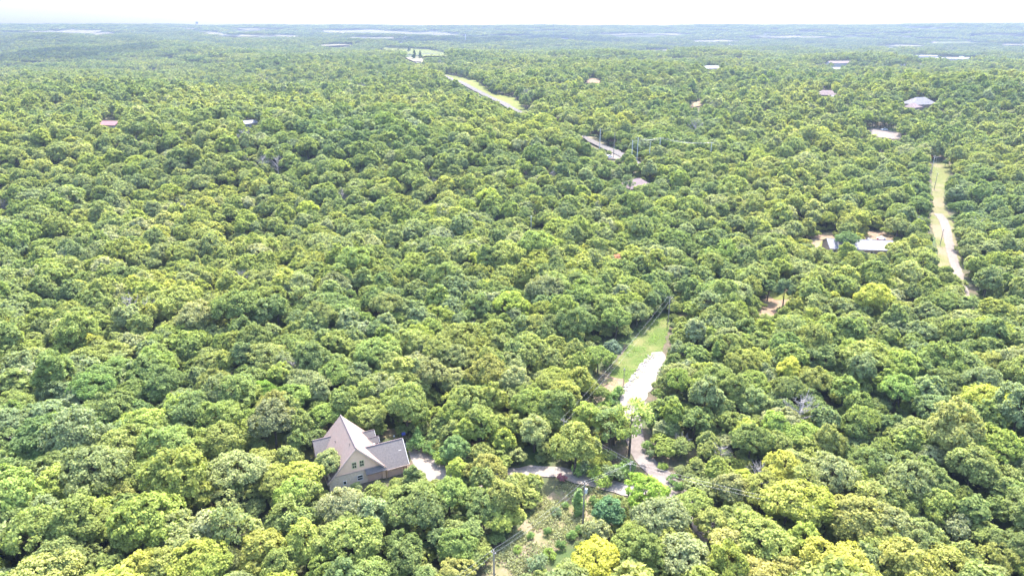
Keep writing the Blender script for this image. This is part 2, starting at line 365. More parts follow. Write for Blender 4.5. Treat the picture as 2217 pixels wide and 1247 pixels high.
px_sheet('bare_yard', [(1268,182),(1276,172),(1296,172),(1300,182)], 'soil_tan', 1.0, amp=1.5, step=8, cell=40, seed=21)
px_sheet('bare_yard', [(1494,236),(1500,224),(1520,218),(1518,230)], 'soil_tan', .8, amp=1.5, step=6, cell=40, seed=22)
# highway corridor
hw_px = [(1400,372),(1345,338),(1300,318),(1265,301),(1210,280),(1165,263),(1130,249),(1104,235),(1077,220),(1050,207),(1028,196),(1011,187),(993,178),(975,171),(960,165),(930,150),(905,138),(884,128),(866,120)]
hw = [at(*p) for p in hw_px]
HWY = ribbon(hw, 6.5); sheet('highway', HWY, 'asphalt_grey', 1.0, amp=.2, step=8, cell=60, seed=23); FOOT.append((HWY, 3.0))
px_sheet('mown_verge', [(958,162),(985,166),(1010,172),(1036,181),(1054,193),(1066,206),(1090,209),(1116,214),(1128,230),(1146,246),(1118,243),(1098,234),(1070,218),(1040,206),(1018,194),(990,180)], 'hay_field', .8, amp=1.5, step=10, cell=50, seed=24)
px_sheet('mown_verge', [(1268,299),(1285,298),(1316,312),(1310,322),(1290,316)], 'grass_dry', .7, amp=1, step=5, cell=30, seed=25)
px_sheet('gravel_lot', [(1312,345),(1325,328),(1338,326),(1348,340),(1340,348)], 'lane_gravel', .6, see=False, amp=1, step=4, cell=30, seed=26)
SEE.append(([(1264,298),(1272,300),(1306,316),(1302,322),(1280,314)], 1e9)); SEE.append(([(1328,328),(1344,330),(1346,342),(1336,342)], 1e9)); SEE.append(([(1314,343),(1320,338),(1334,340),(1332,346)], 1e9))
px_sheet('hay_field', [(818,107),(830,103),(880,107),(935,110),(972,117),(968,123),(925,124),(915,126),(905,122),(880,118),(850,112)], 'hay_field', 2.0, amp=4, step=40, cell=150, seed=27)
px_sheet('bare_field', [(868,122),(885,126),(915,128),(915,137),(895,136),(880,130)], 'pale_field', 2.0, amp=4, step=30, cell=100, seed=28)
far_fields = [[(60,71),(105,67),(118,70),(150,63),(172,66),(205,68),(252,64),(205,73),(250,74),(205,78),(180,74),(120,72)], [(385,62),(405,61),(425,65),(400,66)], [(425,71),(455,70),(495,75),(450,76)],
              [(505,63),(560,62),(585,65),(530,67)], [(460,80),(520,77),(640,78),(655,81),(520,82)], [(700,67),(800,66),(960,71),(1015,78),(980,79),(850,74),(700,72)], [(1290,77),(1400,75),(1480,77),(1480,79),(1330,79)],
              [(1615,81),(1700,79),(1790,81),(1785,83),(1640,83)], [(1490,90),(1560,88),(1612,91),(1560,92)], [(2012,91),(2022,90),(2050,92),(2100,92),(2160,95),(2060,96),(2030,97)],
              [(1890,101),(1960,99),(2010,102),(1950,103)], [(2160,98),(2230,96),(2230,101),(2180,100)], [(760,81),(850,83),(850,86),(760,84)], [(690,100),(745,98),(760,101),(700,103)], [(1400,111),(1440,109),(1455,112),(1410,114)]]
for i, q in enumerate(far_fields):
    pts = [at(*p) for p in q]; SEE.append((q, 1e9))
    sheet('pale_field', pts, 'pale_field' if i != 9 else 'hay_field', 4.0, 10, 120, 500, 30+i)
for q in ([(2017,93),(2024,92),(2028,97),(2022,97)], [(2046,104),(2054,104),(2062,109),(2050,109)], [(1962,66),(1968,66),(1971,76),(1965,76)]):
    px_sheet('pale_road', q, 'gravel', 5.0, amp=3, step=60, cell=300, seed=55)
SEE.append(([(1762,138),(1790,137),(1795,140),(1765,141)], 1e9)); SEE.append(([(1524,150),(1530,146),(1556,148),(1554,153)], 1e9))

# ------------------------------------------------------------------ the house in the foreground
TH = .445; HX, HY = -31.36, 117.88
def hpt(u, v, z=0): return Vector((HX+u*math.cos(TH)-v*math.sin(TH), HY+u*math.sin(TH)+v*math.cos(TH), z))
house = thing('gabled_house', (HX, HY, 0), 'tan stucco and stone house with steep mauve-brown shingle roof beside the white driveway', 'house', TH)
RZ, TAN = 9.05, 1.078
rf = lambda u: RZ-abs(u)*TAN
MB().prism([(-5.8,-.3),(5.8,-.3),(5.8,3.2),(-5.8,3.2)], 'x', 'y', 0.06, 12.7).build('stone_wall', 'stone', house)
MB().prism([(-5.8+.02,3.2),(5.8-.02,3.2),(5.8-.02,rf(5.8)-.23+.0),(0,RZ-.25),(-5.8+.02,rf(5.8)-.23)] if rf(5.8)-.23 > 3.2 else [(-5.35,3.2),(5.35,3.2),(0,RZ-.27)], 'x', 'y', 0.0, 12.75).build('stucco_gable_wall', 'stucco', house)
MB().box((-5.62,-.08,3.08),(5.62,.05,3.26)).build('belt_trim', 'trim', house)
F0, B0, OV = -.55, 13.25, 6.2
rl = MB().slab([(0,F0,RZ),(0,B0,RZ),(-OV,B0,rf(OV)),(-OV,F0,rf(OV))], .2).build('roof', 'shingle_brown', house); rl['label'] = 'large mauve-brown left roof slope'
rr = MB().slab([(0.002,F0,RZ),(OV,F0,rf(OV)),(OV,B0,rf(OV)),(0.002,B0,RZ)], .2).build('roof', 'shingle_brown', house)
MB().tube([(0,F0-.02,RZ+.02),(0,B0+.02,RZ+.02)], .13, 6).build('ridge_cap', 'ridge_shingle', house)
for s in (-1, 1):
    MB().slab([(0,F0-.06,RZ+.03),(s*(OV+.02),F0-.06,rf(OV)+.03),(s*(OV+.02),F0+.02,rf(OV)+.03),(0,F0+.02,RZ+.03)], .34).build('fascia', 'trim', house)
    MB().box((s*OV-.05,F0,rf(OV)-.22),(s*OV+.05,B0,rf(OV)-.02)).build('fascia', 'trim', house)
# garage wing
GR, GV, GU = 6.3, 3.0, 10.55
gf = lambda v: GR-abs(v-GV)
MB().prism([(-.25,-.3),(6.25,-.3),(6.25,2.95),(GV,GR-.3),(-.25,2.95)], 'y', 'x', 5.0, 10.15).build('garage_wall', 'stucco', house)
g1 = MB().slab([(1.5,GV,GR),(1.5,-.95,gf(-.95)),(GU,-.95,gf(-.95)),(GU,GV,GR)], .2).build('garage_roof', 'shingle_shade_tone', house); g1['label'] = 'brown shingle roof slope of the garage wing, shade greyed into its colour'
MB().slab([(1.5,GV+.002,GR),(GU,GV+.002,GR),(GU,6.95,gf(6.95)),(1.5,6.95,gf(6.95))], .2).build('garage_roof', 'shingle_shade_tone', house)
MB().tube([(2.4,GV,GR+.02),(GU+.01,GV,GR+.02)], .11, 6).build('ridge_cap', 'ridge_shingle', house)
MB().box((5.9,-1.0,gf(-.95)-.22),(GU+.02,-.9,gf(-.95)-.01)).build('fascia', 'trim', house)
for s in (-1, 1):
    MB().slab([(GU-.02,GV,GR+.03),(GU-.02,GV+s*3.97,gf(6.95)+.03),(GU+.07,GV+s*3.97,gf(6.95)+.03),(GU+.07,GV,GR+.03)], .3).build('fascia', 'white_trim', house)
MB().box((9.1,1.35,GR-2.28),(9.7,1.52,GR-1.6)).build('roof_vent', 'white_trim', house)
gd = MB().box((6.1,-.34,0),(9.0,-.26,2.15)).build('garage_door', 'garage_door', house)
for k in range(4): MB().box((6.15,-.38,.05+k*.53),(8.95,-.335,.5+k*.53)).build('door_panel', 'garage_door', gd)
for u in (5.7, 9.45, 10.0): MB().box((u-.11,-.72,0),(u+.11,-.5,2.35)).build('timber_post', 'timber', house)
for u in (6.1, 9.1): MB().slab([(u-.4,-.7,2.35),(u+.4,-.7,2.35),(u+.4,-.55,2.35),(u-.4,-.55,2.35)], .2).build('timber_brace', 'timber', house)
gd2 = MB().box((2.0,-.05,0),(4.9,.055,2.25)).build('garage_door', 'garage_door', house)
for k in range(4): MB().box((2.06,-.09,.06+k*.55),(4.84,-.045,.54+k*.55)).build('door_panel', 'garage_door', gd2)
MB().box((1.85,-.1,2.25),(5.05,.06,2.42)).build('door_trim', 'white_trim', house)
# left wing
LR, LV, LU = 6.0, 10.7, -6.75
MB().prism([(7.6,-.3),(13.8,-.3),(13.8,2.75),(LV,LR-.3),(7.6,2.75)], 'y', 'x', LU+.35, -4.5).build('wing_wall', 'stucco', house)
MB().slab([(-2.0,LV,LR),(LU,LV,LR),(LU,7.2,LR-3.5),(-2.0,7.2,LR-3.5)], .2).build('wing_roof', 'shingle_shade_tone', house)
MB().slab([(-2.0,LV+.002,LR),(-2.0,14.2,LR-3.5),(LU,14.2,LR-3.5),(LU,LV+.002,LR)], .2).build('wing_roof', 'shingle_shade_tone', house)
MB().tube([(-2.9,LV,LR+.02),(LU-.01,LV,LR+.02)], .1, 6).build('ridge_cap', 'ridge_shingle', house)
# entry porch and dormer on the right slope
for (pr, pv, pu, hw_, base) in ((5.0, 10.9, 6.45, 1.15, 'stucco'), (4.15, 9.4, 6.95, 1.05, 'brick_red')):
    MB().prism([(pv-hw_+.12, .0 if base == 'brick_red' else 2.2),(pv+hw_-.12, .0 if base == 'brick_red' else 2.2),(pv+hw_-.12,pr-hw_-.1),(pv,pr-.22),(pv-hw_+.12,pr-hw_-.1)], 'y', 'x', 3.2, pu-.3).build('porch_wall', base, house)
    for s in (-1, 1):
        MB().slab([(2.2,pv,pr),(pu,pv,pr),(pu,pv+s*hw_,pr-hw_),(2.2,pv+s*hw_,pr-hw_)], .14).build('porch_roof', 'shingle_shade_tone', house)
        MB().slab([(pu,pv,pr+.02),(pu+.06,pv,pr+.02),(pu+.06,pv+s*hw_,pr-hw_+.02),(pu,pv+s*hw_,pr-hw_+.02)], .22).build('fascia', 'white_trim', house)
    MB().tube([(2.6,pv,pr+.015),(pu,pv,pr+.015)], .07, 6).build('ridge_cap', 'ridge_shingle', house)
for v in (8.55, 10.25): MB().box((6.55,v-.1,0),(6.78,v+.1,3.2)).build('porch_post', 'white_trim', house)
# windows: frame, panes, cross bars
def window(u0, u1, z0, z1, v, frame_m='cream_frame', nx=2, nz=2, parent=house):
    win = MB().box((u0-.1,v-.05,z0-.1),(u1+.1,v+.02,z0)).box((u0-.1,v-.05,z1),(u1+.1,v+.02,z1+.1)).box((u0-.1,v-.05,z0),(u0,v+.02,z1)).box((u1,v-.05,z0),(u1+.1,v+.02,z1)).build('window_frame', frame_m, parent)
    for i in range(nx):
        for k in range(nz):
            a = u0+(u1-u0)*i/nx; b = u0+(u1-u0)*(i+1)/nx; c = z0+(z1-z0)*k/nz; d = z0+(z1-z0)*(k+1)/nz
            MB().box((a+.035,v-.02,c+.035),(b-.035,v-.012,d-.035)).build('pane', 'pane', win)
    for i in range(1, nx): MB().box((u0+(u1-u0)*i/nx-.035,v-.04,z0),(u0+(u1-u0)*i/nx+.035,v-.003,z1)).build('mullion', frame_m, win)
    for k in range(1, nz): MB().box((u0,v-.045,z0+(z1-z0)*k/nz-.05),(u1,v-.004,z0+(z1-z0)*k/nz+.05)).build('mullion', frame_m, win)
    return win
window(-.95, -.15, 4.15, 5.45, -.02); window(.6, 1.4, 4.2, 5.5, -.02)
window(-.1, .95, 1.0, 2.05, .04, 'white_trim', 1, 2); window(-3.0, -2.45, .9, 1.6, .04, 'white_trim', 1, 1)
for u, v in ((-.7, 2.1), (-3.4, 5.0), (-4.2, 3.2), (-2.6, 7.5)):
    z = rf(u); MB().tube([(u,v,z-.2),(u,v,z+.55)], .055, 8).build('vent_pipe', 'vent_pipe', house)
FOOT.append(([hpt(-6.9,-1.2), hpt(11,-1.4), hpt(11,7.5), hpt(7.5,7.5), hpt(7.5,14.3), hpt(-7.2,14.6), hpt(-7.2,6.8)], 1.5))
cz = lambda x, y: (660+x*.16842, 880+y*.16842)
SEE.append(([cz(*p) for p in ((458,105),(745,298),(890,290),(932,440),(1262,410),(1322,745),(1300,790),(1140,800),(1020,815),(830,880),(760,900),(700,935),(560,955),(470,955),(425,900),(400,760),(330,660),(235,640),(140,612),(105,430),(190,418))], 122))
# basketball goal and white ball behind the garage
bg_ = thing('basketball_goal', hpt(12.9, 10.6), 'basketball goal with blue backboard on a dark post at the driveway end', 'basketball goal', TH)
MB().box((-.45,-.1,0),(.45,.7,.16)).build('base', 'black_paint', bg_)
MB().tube([(0,.3,.1),(0,.25,1.9),(0,.05,2.35)], .06, 8).build('post', 'black_paint', bg_)
MB().prism([(-.4,1.9),(.4,1.9),(.45,2.1),(.45,2.45),(.3,2.7),(-.3,2.7),(-.45,2.45),(-.45,2.1)], 'x', 'y', -.04, .02).build('backboard', 'blue_board', bg_)
rim = MB(); rim.tube([(.23*math.cos(t), -.3+.23*math.sin(t), 2.0) for t in np.linspace(0, 2*math.pi, 13)], .015, 5, False); rim.build('rim', 'rust', bg_)
mb = MB()
for i in range(7):
    t = math.pi*i/6-math.pi/2
    for j in range(10): mb.v.append((.22*math.cos(t)*math.cos(j*.6283), .22*math.cos(t)*math.sin(j*.6283), .22+.22*math.sin(t)))
for i in range(6):
    for j in range(10): mb.f.append((i*10+j, i*10+(j+1) % 10, (i+1)*10+(j+1) % 10, (i+1)*10+j))
bl = mb.build('white_ball', 'white_vinyl', smooth=True); bl.location = hpt(11.5, 13.8); tag(bl, 'small round white ball on the grass beyond the porch', 'ball')

# ------------------------------------------------------------------ other buildings
def hip_house(name, px, w_, d_, eave, ridge, roof_m, wall_m, rz, label, hip=True, cat='house', nwin=4, base_up=0, group=None):
    p = at(*px, eave*.8) if base_up == 0 else at(*px, base_up)
    z = float(hgt(p.x, p.y)); t = thing(name, (p.x, p.y, z), label, cat, rz, group)
    a, b = w_/2, d_/2
    MB().box((-a,-b,-1.0),(a,b,eave)).build('wall', wall_m, t)
    o = .5; A, B = a+o, b+o; r = (A-B*.9) if hip else A
    e = eave-.1
    if hip:
        rf_ = MB().add([(-A,-B,e),(A,-B,e),(A,B,e),(-A,B,e),(-r,0,ridge),(r,0,ridge),(-A,-B,e-.2),(A,-B,e-.2),(A,B,e-.2),(-A,B,e-.2)],
                 [(0,1,5,4),(1,2,5),(2,3,4,5),(3,0,4),(0,6,7,1),(1,7,8,2),(2,8,9,3),(3,9,6,0),(6,9,8,7)]).build('roof', roof_m, t)
    else:
        rf_ = MB().slab([(-A,0,ridge),(-A,-B,e),(A,-B,e),(A,0,ridge)], .15).build('roof', roof_m, t)
        MB().slab([(-A,.003,ridge),(A,.003,ridge),(A,B,e),(-A,B,e)], .15).build('roof', roof_m, t)
        for s in (-1, 1): MB().prism([(-b,eave),(b,eave),(0,ridge-.2)], 'y', 'x', s*a-.1, s*a+.003).build('gable', wall_m, t)
    MB().tube([(-r,0,ridge+.02),(r,0,ridge+.02)], .1, 5).build('ridge_cap', roof_m, rf_)
    for k in range(nwin):
        u = -a+(k+.5)*w_/nwin
        if k == nwin//2:
            dr = MB().box((u-.5,-b-.04,0),(u+.5,-b+.02,2.1)).build('door', 'timber', t); MB().box((u+.3,-b-.08,1.0),(u+.36,-b-.035,1.1)).build('handle', 'galvanised', dr); continue
        f = MB().box((u-.65,-b-.05,.9),(u+.65,-b+.02,2.1)).build('window_frame', 'white_trim', t)
        MB().box((u-.55,-b-.07,1.0),(u+.55,-b-.045,2.0)).build('pane', 'pane', f)
    c = [(p.x+math.cos(rz)*x-math.sin(rz)*y, p.y+math.sin(rz)*x+math.cos(rz)*y) for x, y in ((-A,-B),(A,-B),(A,B),(-A,B))]
    FOOT.append(([Vector(q) for q in c], 2.0))
    return t
hip_house('grey_roof_house', (1858, 534), 25, 11, 2.9, 5.4, 'metal_grey', 'wall_tan', -.12, 'long low house with pale grey metal roof in a littered yard', hip=False, nwin=7)
SEE.append(([(1792,524),(1812,522),(1826,527),(1800,540),(1790,540)], 300)); SEE.append(([(1858,533),(1880,529),(1912,525),(1930,533),(1920,542),(1880,541)], 300))
hip_house('brown_roof_house', (1376, 404), 15, 11, 3, 6.6, 'roof_mauve', 'wall_tan', .5, 'house with mauve-brown hipped roof sunk among dense oaks')
SEE.append(([(1360,402),(1370,393),(1390,392),(1397,398),(1378,401)], 420))
hip_house('red_roof_house', (234, 271), 17, 9, 3, 5.2, 'roof_red', 'wall_white', -.15, 'house with pinkish red metal roof among trees', hip=False)
SEE.append(([(218,272),(230,262),(256,262),(252,274),(228,276)], 700))
hip_house('white_roof_shed', (541, 268), 8, 6, 2.8, 4.4, 'roof_white', 'wall_white', .7, 'small shed with white metal roof among the oaks', hip=False, cat='shed', nwin=2)
SEE.append(([(528,263),(550,262),(548,272),(538,274)], 700))
hip_house('brown_roof_house', (1790, 206), 19, 13, 3, 6.8, 'roof_mauve', 'wall_tan', -.2, 'house with broad pink-brown hipped roof beside a low carport')
SEE.append(([(1774,206),(1782,197),(1796,198),(1808,208),(1790,210)], 1000))
hip_house('slate_roof_house', (1990, 226), 22, 15, 3.2, 8.2, 'roof_slate', 'wall_tan', .25, 'large house with blue-grey hipped roof in the distant woods')
hip_house('slate_roof_house', (1978, 233), 16, 9, 3, 6.0, 'roof_mauve', 'wall_tan', .6, 'lower pinkish hipped roof in front of the blue-grey roofed house')
SEE.append(([(1970,236),(1975,222),(1992,217),(2004,224),(2010,232),(1990,234)], 1000))
hip_house('ranch_house', (1541, 149), 34, 16, 3.4, 7.5, 'roof_white', 'wall_tan', .1, 'pale roofed ranch house beside a bright lawn, far off')
hip_house('metal_barn', (1818, 138), 44, 18, 5, 8.5, 'roof_mauve', 'wall_white', 0, 'long barn with pale pinkish roof in the far woods', hip=False, cat='barn')
SEE.append(([(1806,142),(1806,135),(1832,135),(1832,142)], 1500)); 
hip_house('metal_barn', (1810, 150), 22, 12, 4, 6.5, 'roof_white', 'wall_white', .1, 'small white roofed barn standing before the long pinkish barn', hip=False, cat='barn')
SEE.append(([(1802,151),(1802,148),(1818,148),(1818,152)], 1400))
hip_house('carport', (1812, 210), 10, 6, 2.6, 3.4, 'roof_slate', 'wall_tan', -.2, 'low slate-roofed carport beside the broad pink-brown roofed house', hip=False, cat='carport', nwin=2)
# long white commercial sheds far right
for i, (px, w_, lab) in enumerate((((2000,123), 70, 'long white shed with pinkish roof line, far right behind dark trees'), ((2042,127.5), 60, 'low white shed in the middle of the far row of sheds'), ((2072,128), 64, 'white shed with raised roof box, end of the far row of sheds'))):
    b = hip_house('white_shed', px, w_, 26, 5.5, 8.5 if i != 1 else 7.0, 'roof_white', 'wall_white', -.05, lab, hip=False, cat='shed', nwin=8, group=None)
    if i == 2: MB().box((10,2,7.5),(20,9,11)).build('roof_box', 'white_vinyl', b)
SEE.append(([(1975,129),(1982,119),(2020,118),(2024,124),(2092,124),(2092,131),(2020,129)], 2200))
for px, w_, lab in (((1955,141), 16, 'small pale shed beside dark cedars before the far sheds'), ((2006,140.5), 12, 'peaked white shed between dark cedars'), ((2062,140.5), 18, 'low white roof at the foot of the cedar row')):
    hip_house('small_shed', px, w_, 9, 3, 5.5, 'roof_white', 'wall_white', .1, lab, hip=False, cat='shed', nwin=2)
    SEE.append(([(px[0]-w_*.4,px[1]+1.5),(px[0]-w_*.4,px[1]-2),(px[0]+w_*.4,px[1]-2),(px[0]+w_*.4,px[1]+1.5)], 1550))
for px, w_, lab in (((866,95), 26, 'white roofed farm building before the dark tree belt'), ((777,84), 60, 'pale long farm shed at the edge of the far fields'), ((1222,85), 40, 'white shed at the foot of the tall mast'), ((1930,105), 30, 'pale shed in a far clearing'), ((1964,60), 30, 'tiny white shed on the far slope'), ((2020,62), 40, 'tiny white shed on the far slope'), ((2110,130.5), 14, 'cream shed in a small far clearing')):
    hip_house('farm_shed', px, w_, 14, 5, 8, 'roof_white', 'wall_white', .1, lab, hip=False, cat='shed', nwin=2, group='tiny sheds on the far slope' if 'tiny' in lab else None)
    SEE.append(([(px[0]-w_*.25,px[1]+1),(px[0]-w_*.25,px[1]-2.5),(px[0]+w_*.25,px[1]-2.5),(px[0]+w_*.25,px[1]+1)], 1e9))

# ------------------------------------------------------------------ trees: shapes
def leaves_arrays(cent, rad, n, size, r, ctr, flat=.8, spread=1.15):
    """n leaf faces spread over lobes (centres, radii); diamonds turned mostly outwards"""
    wgt = rad**2; k = r.choice(len(rad), n, p=wgt/wgt.sum())
    d = r.normal(size=(n, 3)); d[:, 2] += .35; d /= np.linalg.norm(d, axis=1)[:, None]
    out = cent[k]-ctr; out /= np.linalg.norm(out, axis=1)[:, None]+1e-6
    flip = (d*out).sum(1) < -.25
    d[flip] *= -1
    sh = (.35+spread*r.random(n))[:, None]
    p = cent[k]+d*rad[k][:, None]*sh*np.array([1, 1, flat])
    og = p-ctr; og /= np.linalg.norm(og, axis=1)[:, None]+1e-6
    nr = d*.3+og*.5+r.normal(size=(n, 3))*.52+np.array([0, 0, .35]); nr /= np.linalg.norm(nr, axis=1)[:, None]
    a = np.cross(nr, r.normal(size=(n, 3))); a /= np.linalg.norm(a, axis=1)[:, None]; b = np.cross(nr, a)
    s = size*(.65+.7*r.random(n))[:, None]
    q = np.stack([p-a*s*.62, p-b*s*.42+nr*s*.06, p+a*s*.62, p+b*s*.42+nr*s*.06], 1)
    return q.reshape(-1, 3), k
def crown_lobes(r, R, zc, Rz, nl, lob, cone=0, open_=0.):
    cs = []; rs = []
    k = r.integers(4, 8); a0 = r.uniform(0, 6.28)
    sub = [(0., 0., zc+.12*Rz, .62*R, .86*Rz)]
    for i in range(k):
        a = a0+i*6.283/k+r.uniform(-.4, .4); q = r.uniform(.38, .62)*R; w_ = r.uniform(.36, .54)
        sub.append((math.cos(a)*q, math.sin(a)*q, zc+r.uniform(-.32, .22)*Rz, w_*R, w_*r.uniform(1.0, 1.35)*Rz))
    sub = np.array(sub); pw = sub[:, 3]**2; pw /= pw.sum()
    while len(cs) < nl:
        d = r.normal(size=3); d /= np.linalg.norm(d)
        if cone:
            az = math.atan2(d[1], d[0]); t = r.random()**.75; rr = R*(1-t)*.85+.15
            p = np.array([math.cos(az)*rr*r.uniform(.4, 1), math.sin(az)*rr*r.uniform(.4, 1), zc-Rz+2*Rz*t])
            cs.append(p); rs.append(lob*r.uniform(.6, 1.25)*(1.15-.75*t)); continue
        if d[2] < -.5: continue
        c = sub[r.choice(len(sub), p=pw)]; f = r.uniform(.72, 1.0)
        p = np.array([c[0]+d[0]*c[3]*f, c[1]+d[1]*c[3]*f, c[2]+d[2]*c[4]*f])
        e = ((p[0]-sub[:, 0])/sub[:, 3])**2+((p[1]-sub[:, 1])/sub[:, 3])**2+((p[2]-sub[:, 2])/sub[:, 4])**2
        if e.min() < .33: continue
        cs.append(p); rs.append(lob*r.uniform(.55, 1.25))
    return np.array(cs), np.array(rs)
def mesh_from_quads(name, V, lv, tv=None, m='leaf'):
    n = len(V)//4; me = bpy.data.meshes.new(name)
    me.vertices.add(4*n); me.vertices.foreach_set('co', V.astype(np.float32).ravel())
    me.loops.add(4*n); me.loops.foreach_set('vertex_index', np.arange(4*n, dtype=np.int32))
    me.polygons.add(n); me.polygons.foreach_set('loop_start', np.arange(0, 4*n, 4, dtype=np.int32)); me.polygons.foreach_set('loop_total', np.full(n, 4, np.int32))
    a = me.attributes.new('leafv', 'FLOAT', 'FACE'); a.data.foreach_set('value', lv.astype(np.float32))
    if tv is not None:
        a = me.attributes.new('treev', 'FLOAT', 'FACE'); a.data.foreach_set('value', tv.astype(np.float32))
    me.materials.append(MATS[m]); me.update(calc_edges=True); me.validate(); return me
def trunk_mb(r, h, cs, bare=.35, thick=.24, n_limb=6, sides=7, lean=.3):
    mb = MB()
    top = Vector((r.uniform(-lean, lean), r.uniform(-lean, lean), h*.8)); mid = Vector((r.uniform(-lean, lean)*.6, r.uniform(-lean, lean)*.6, h*bare))
    mb.tube([(0,0,-.4),(0,0,.15),mid,mid.lerp(top,.5),top], [thick*1.5,thick*1.15,thick*.85,thick*.5,thick*.12], sides)
    idx = r.choice(len(cs), min(n_limb, len(cs)), replace=False)
    for i in idx:
        c = Vector(cs[i]); s = mid.lerp(top, float(np.clip((c.z-mid.z)/(top.z-mid.z+1e-3)-.35, 0, .75)))
        m_ = s.lerp(c, .55)+Vector((0,0,-.15*(c-s).length)); mb.tube([s, m_, c], [thick*.42, thick*.24, thick*.08], 5, False)
    return mb
def make_form(seed, R, H_, zc, Rz, nl, lob, n, size, cone=0, bare=.35, n_limb=7, spread=1.15):
    r = np.random.default_rng(seed)
    cs, rs = crown_lobes(r, R, zc, Rz, nl, lob, cone)
    V, k = leaves_arrays(cs, rs, n, size, r, np.array([0, 0, zc-.4*Rz]), .8, spread)
    lobe_v = r.random(len(cs)); lv = .65*r.random(n)+.35*lobe_v[k]
    return V, lv, trunk_mb(r, H_, cs, bare, .24 if not cone else .13, n_limb)
# (R, H, crown centre z, Rz, lobes, lobe radius)
OAKS = [(4.7,10.8,7.0,3.5,190,.58), (5.3,10.2,6.7,3.1,230,.58), (3.9,12.2,7.7,4.2,165,.55), (4.4,10.4,6.5,3.7,150,.64), (5.5,11.2,7.4,3.4,250,.57), (3.5,9.4,6.0,3.2,130,.55), (4.8,11.8,7.6,4.0,190,.60), (4.2,9.4,6.0,3.1,165,.60),
        (5.0,9.6,6.4,2.8,190,.57), (3.3,11.0,7.2,3.6,110,.58), (4.9,10.9,7.0,3.7,120,.62), (5.8,12.0,7.9,3.6,260,.60)]
NF = len(OAKS)
NEAR = []       # crown mesh and trunk mesh of each near form
for i, (R, H_, zc, Rz, nl, lob) in enumerate(OAKS):
    V, lv, tm = make_form(100+i, R, H_, zc, Rz, nl, lob, 11000, .35)
    NEAR.append((mesh_from_quads('crown', V, lv), tm.mesh('trunk', True)))
for c, t in NEAR: t.materials.append(MATS['bark'])
V, lv, tm = make_form(150, 1.5, 6.0, 3.2, 2.9, 46, .62, 2600, .34, cone=1, bare=.15, n_limb=4)
CEDAR = (mesh_from_quads('crown', V, lv), tm.mesh('trunk', True)); CEDAR[1].materials.append(MATS['bark'])
SHRUB = []
for i in range(4):
    V, lv, tm = make_form(160+i, 1.5, 2.3, 1.25, 1.15, 18, .55, 900, .30, bare=.15, n_limb=4)
    SHRUB.append((mesh_from_quads('foliage', V, lv), tm.mesh('stem', True))); SHRUB[-1][1].materials.append(MATS['bark'])
V, lv, tm = make_form(170, 3.6, 11.5, 7.6, 4.2, 34, .95, 1500, .45, bare=.4, n_limb=16)
AIRY = (mesh_from_quads('crown', V, lv), tm.mesh('trunk', True)); AIRY[1].materials.append(MATS['bark'])
def dead_tree(seed):
    r = np.random.default_rng(seed); mb = MB(); H_ = 9.5
    mb.tube([(0,0,-.3),(0,0,.2),(.2,.1,4),(.1,-.2,7),(.4,0,9.3)], [.3,.24,.18,.1,.03], 7)
    for i in range(34):
        z = r.uniform(2.5, 8.8); a = r.uniform(0, 6.28); L = (9.8-z)*.55+r.uniform(.3, 1.6)
        p0 = Vector((.15, 0, z)); p1 = p0+Vector((math.cos(a)*L*.55, math.sin(a)*L*.55, L*.28)); p2 = p0+Vector((math.cos(a+.2)*L, math.sin(a+.2)*L, L*.75))
        mb.tube([p0, p1, p2], [.09, .06, .02], 5, False)
        for j in range(5):
            s = p1.lerp(p2, r.uniform(0, 1)); e = s+Vector((r.uniform(-1, 1), r.uniform(-1, 1), r.uniform(.1, 1)))*.8
            mb.tube([s, e], [.035, .012], 4, False)
    me = mb.mesh('branches'); me.materials.append(MATS['dead_wood']); return me
DEAD = [dead_tree(180), dead_tree(181)]

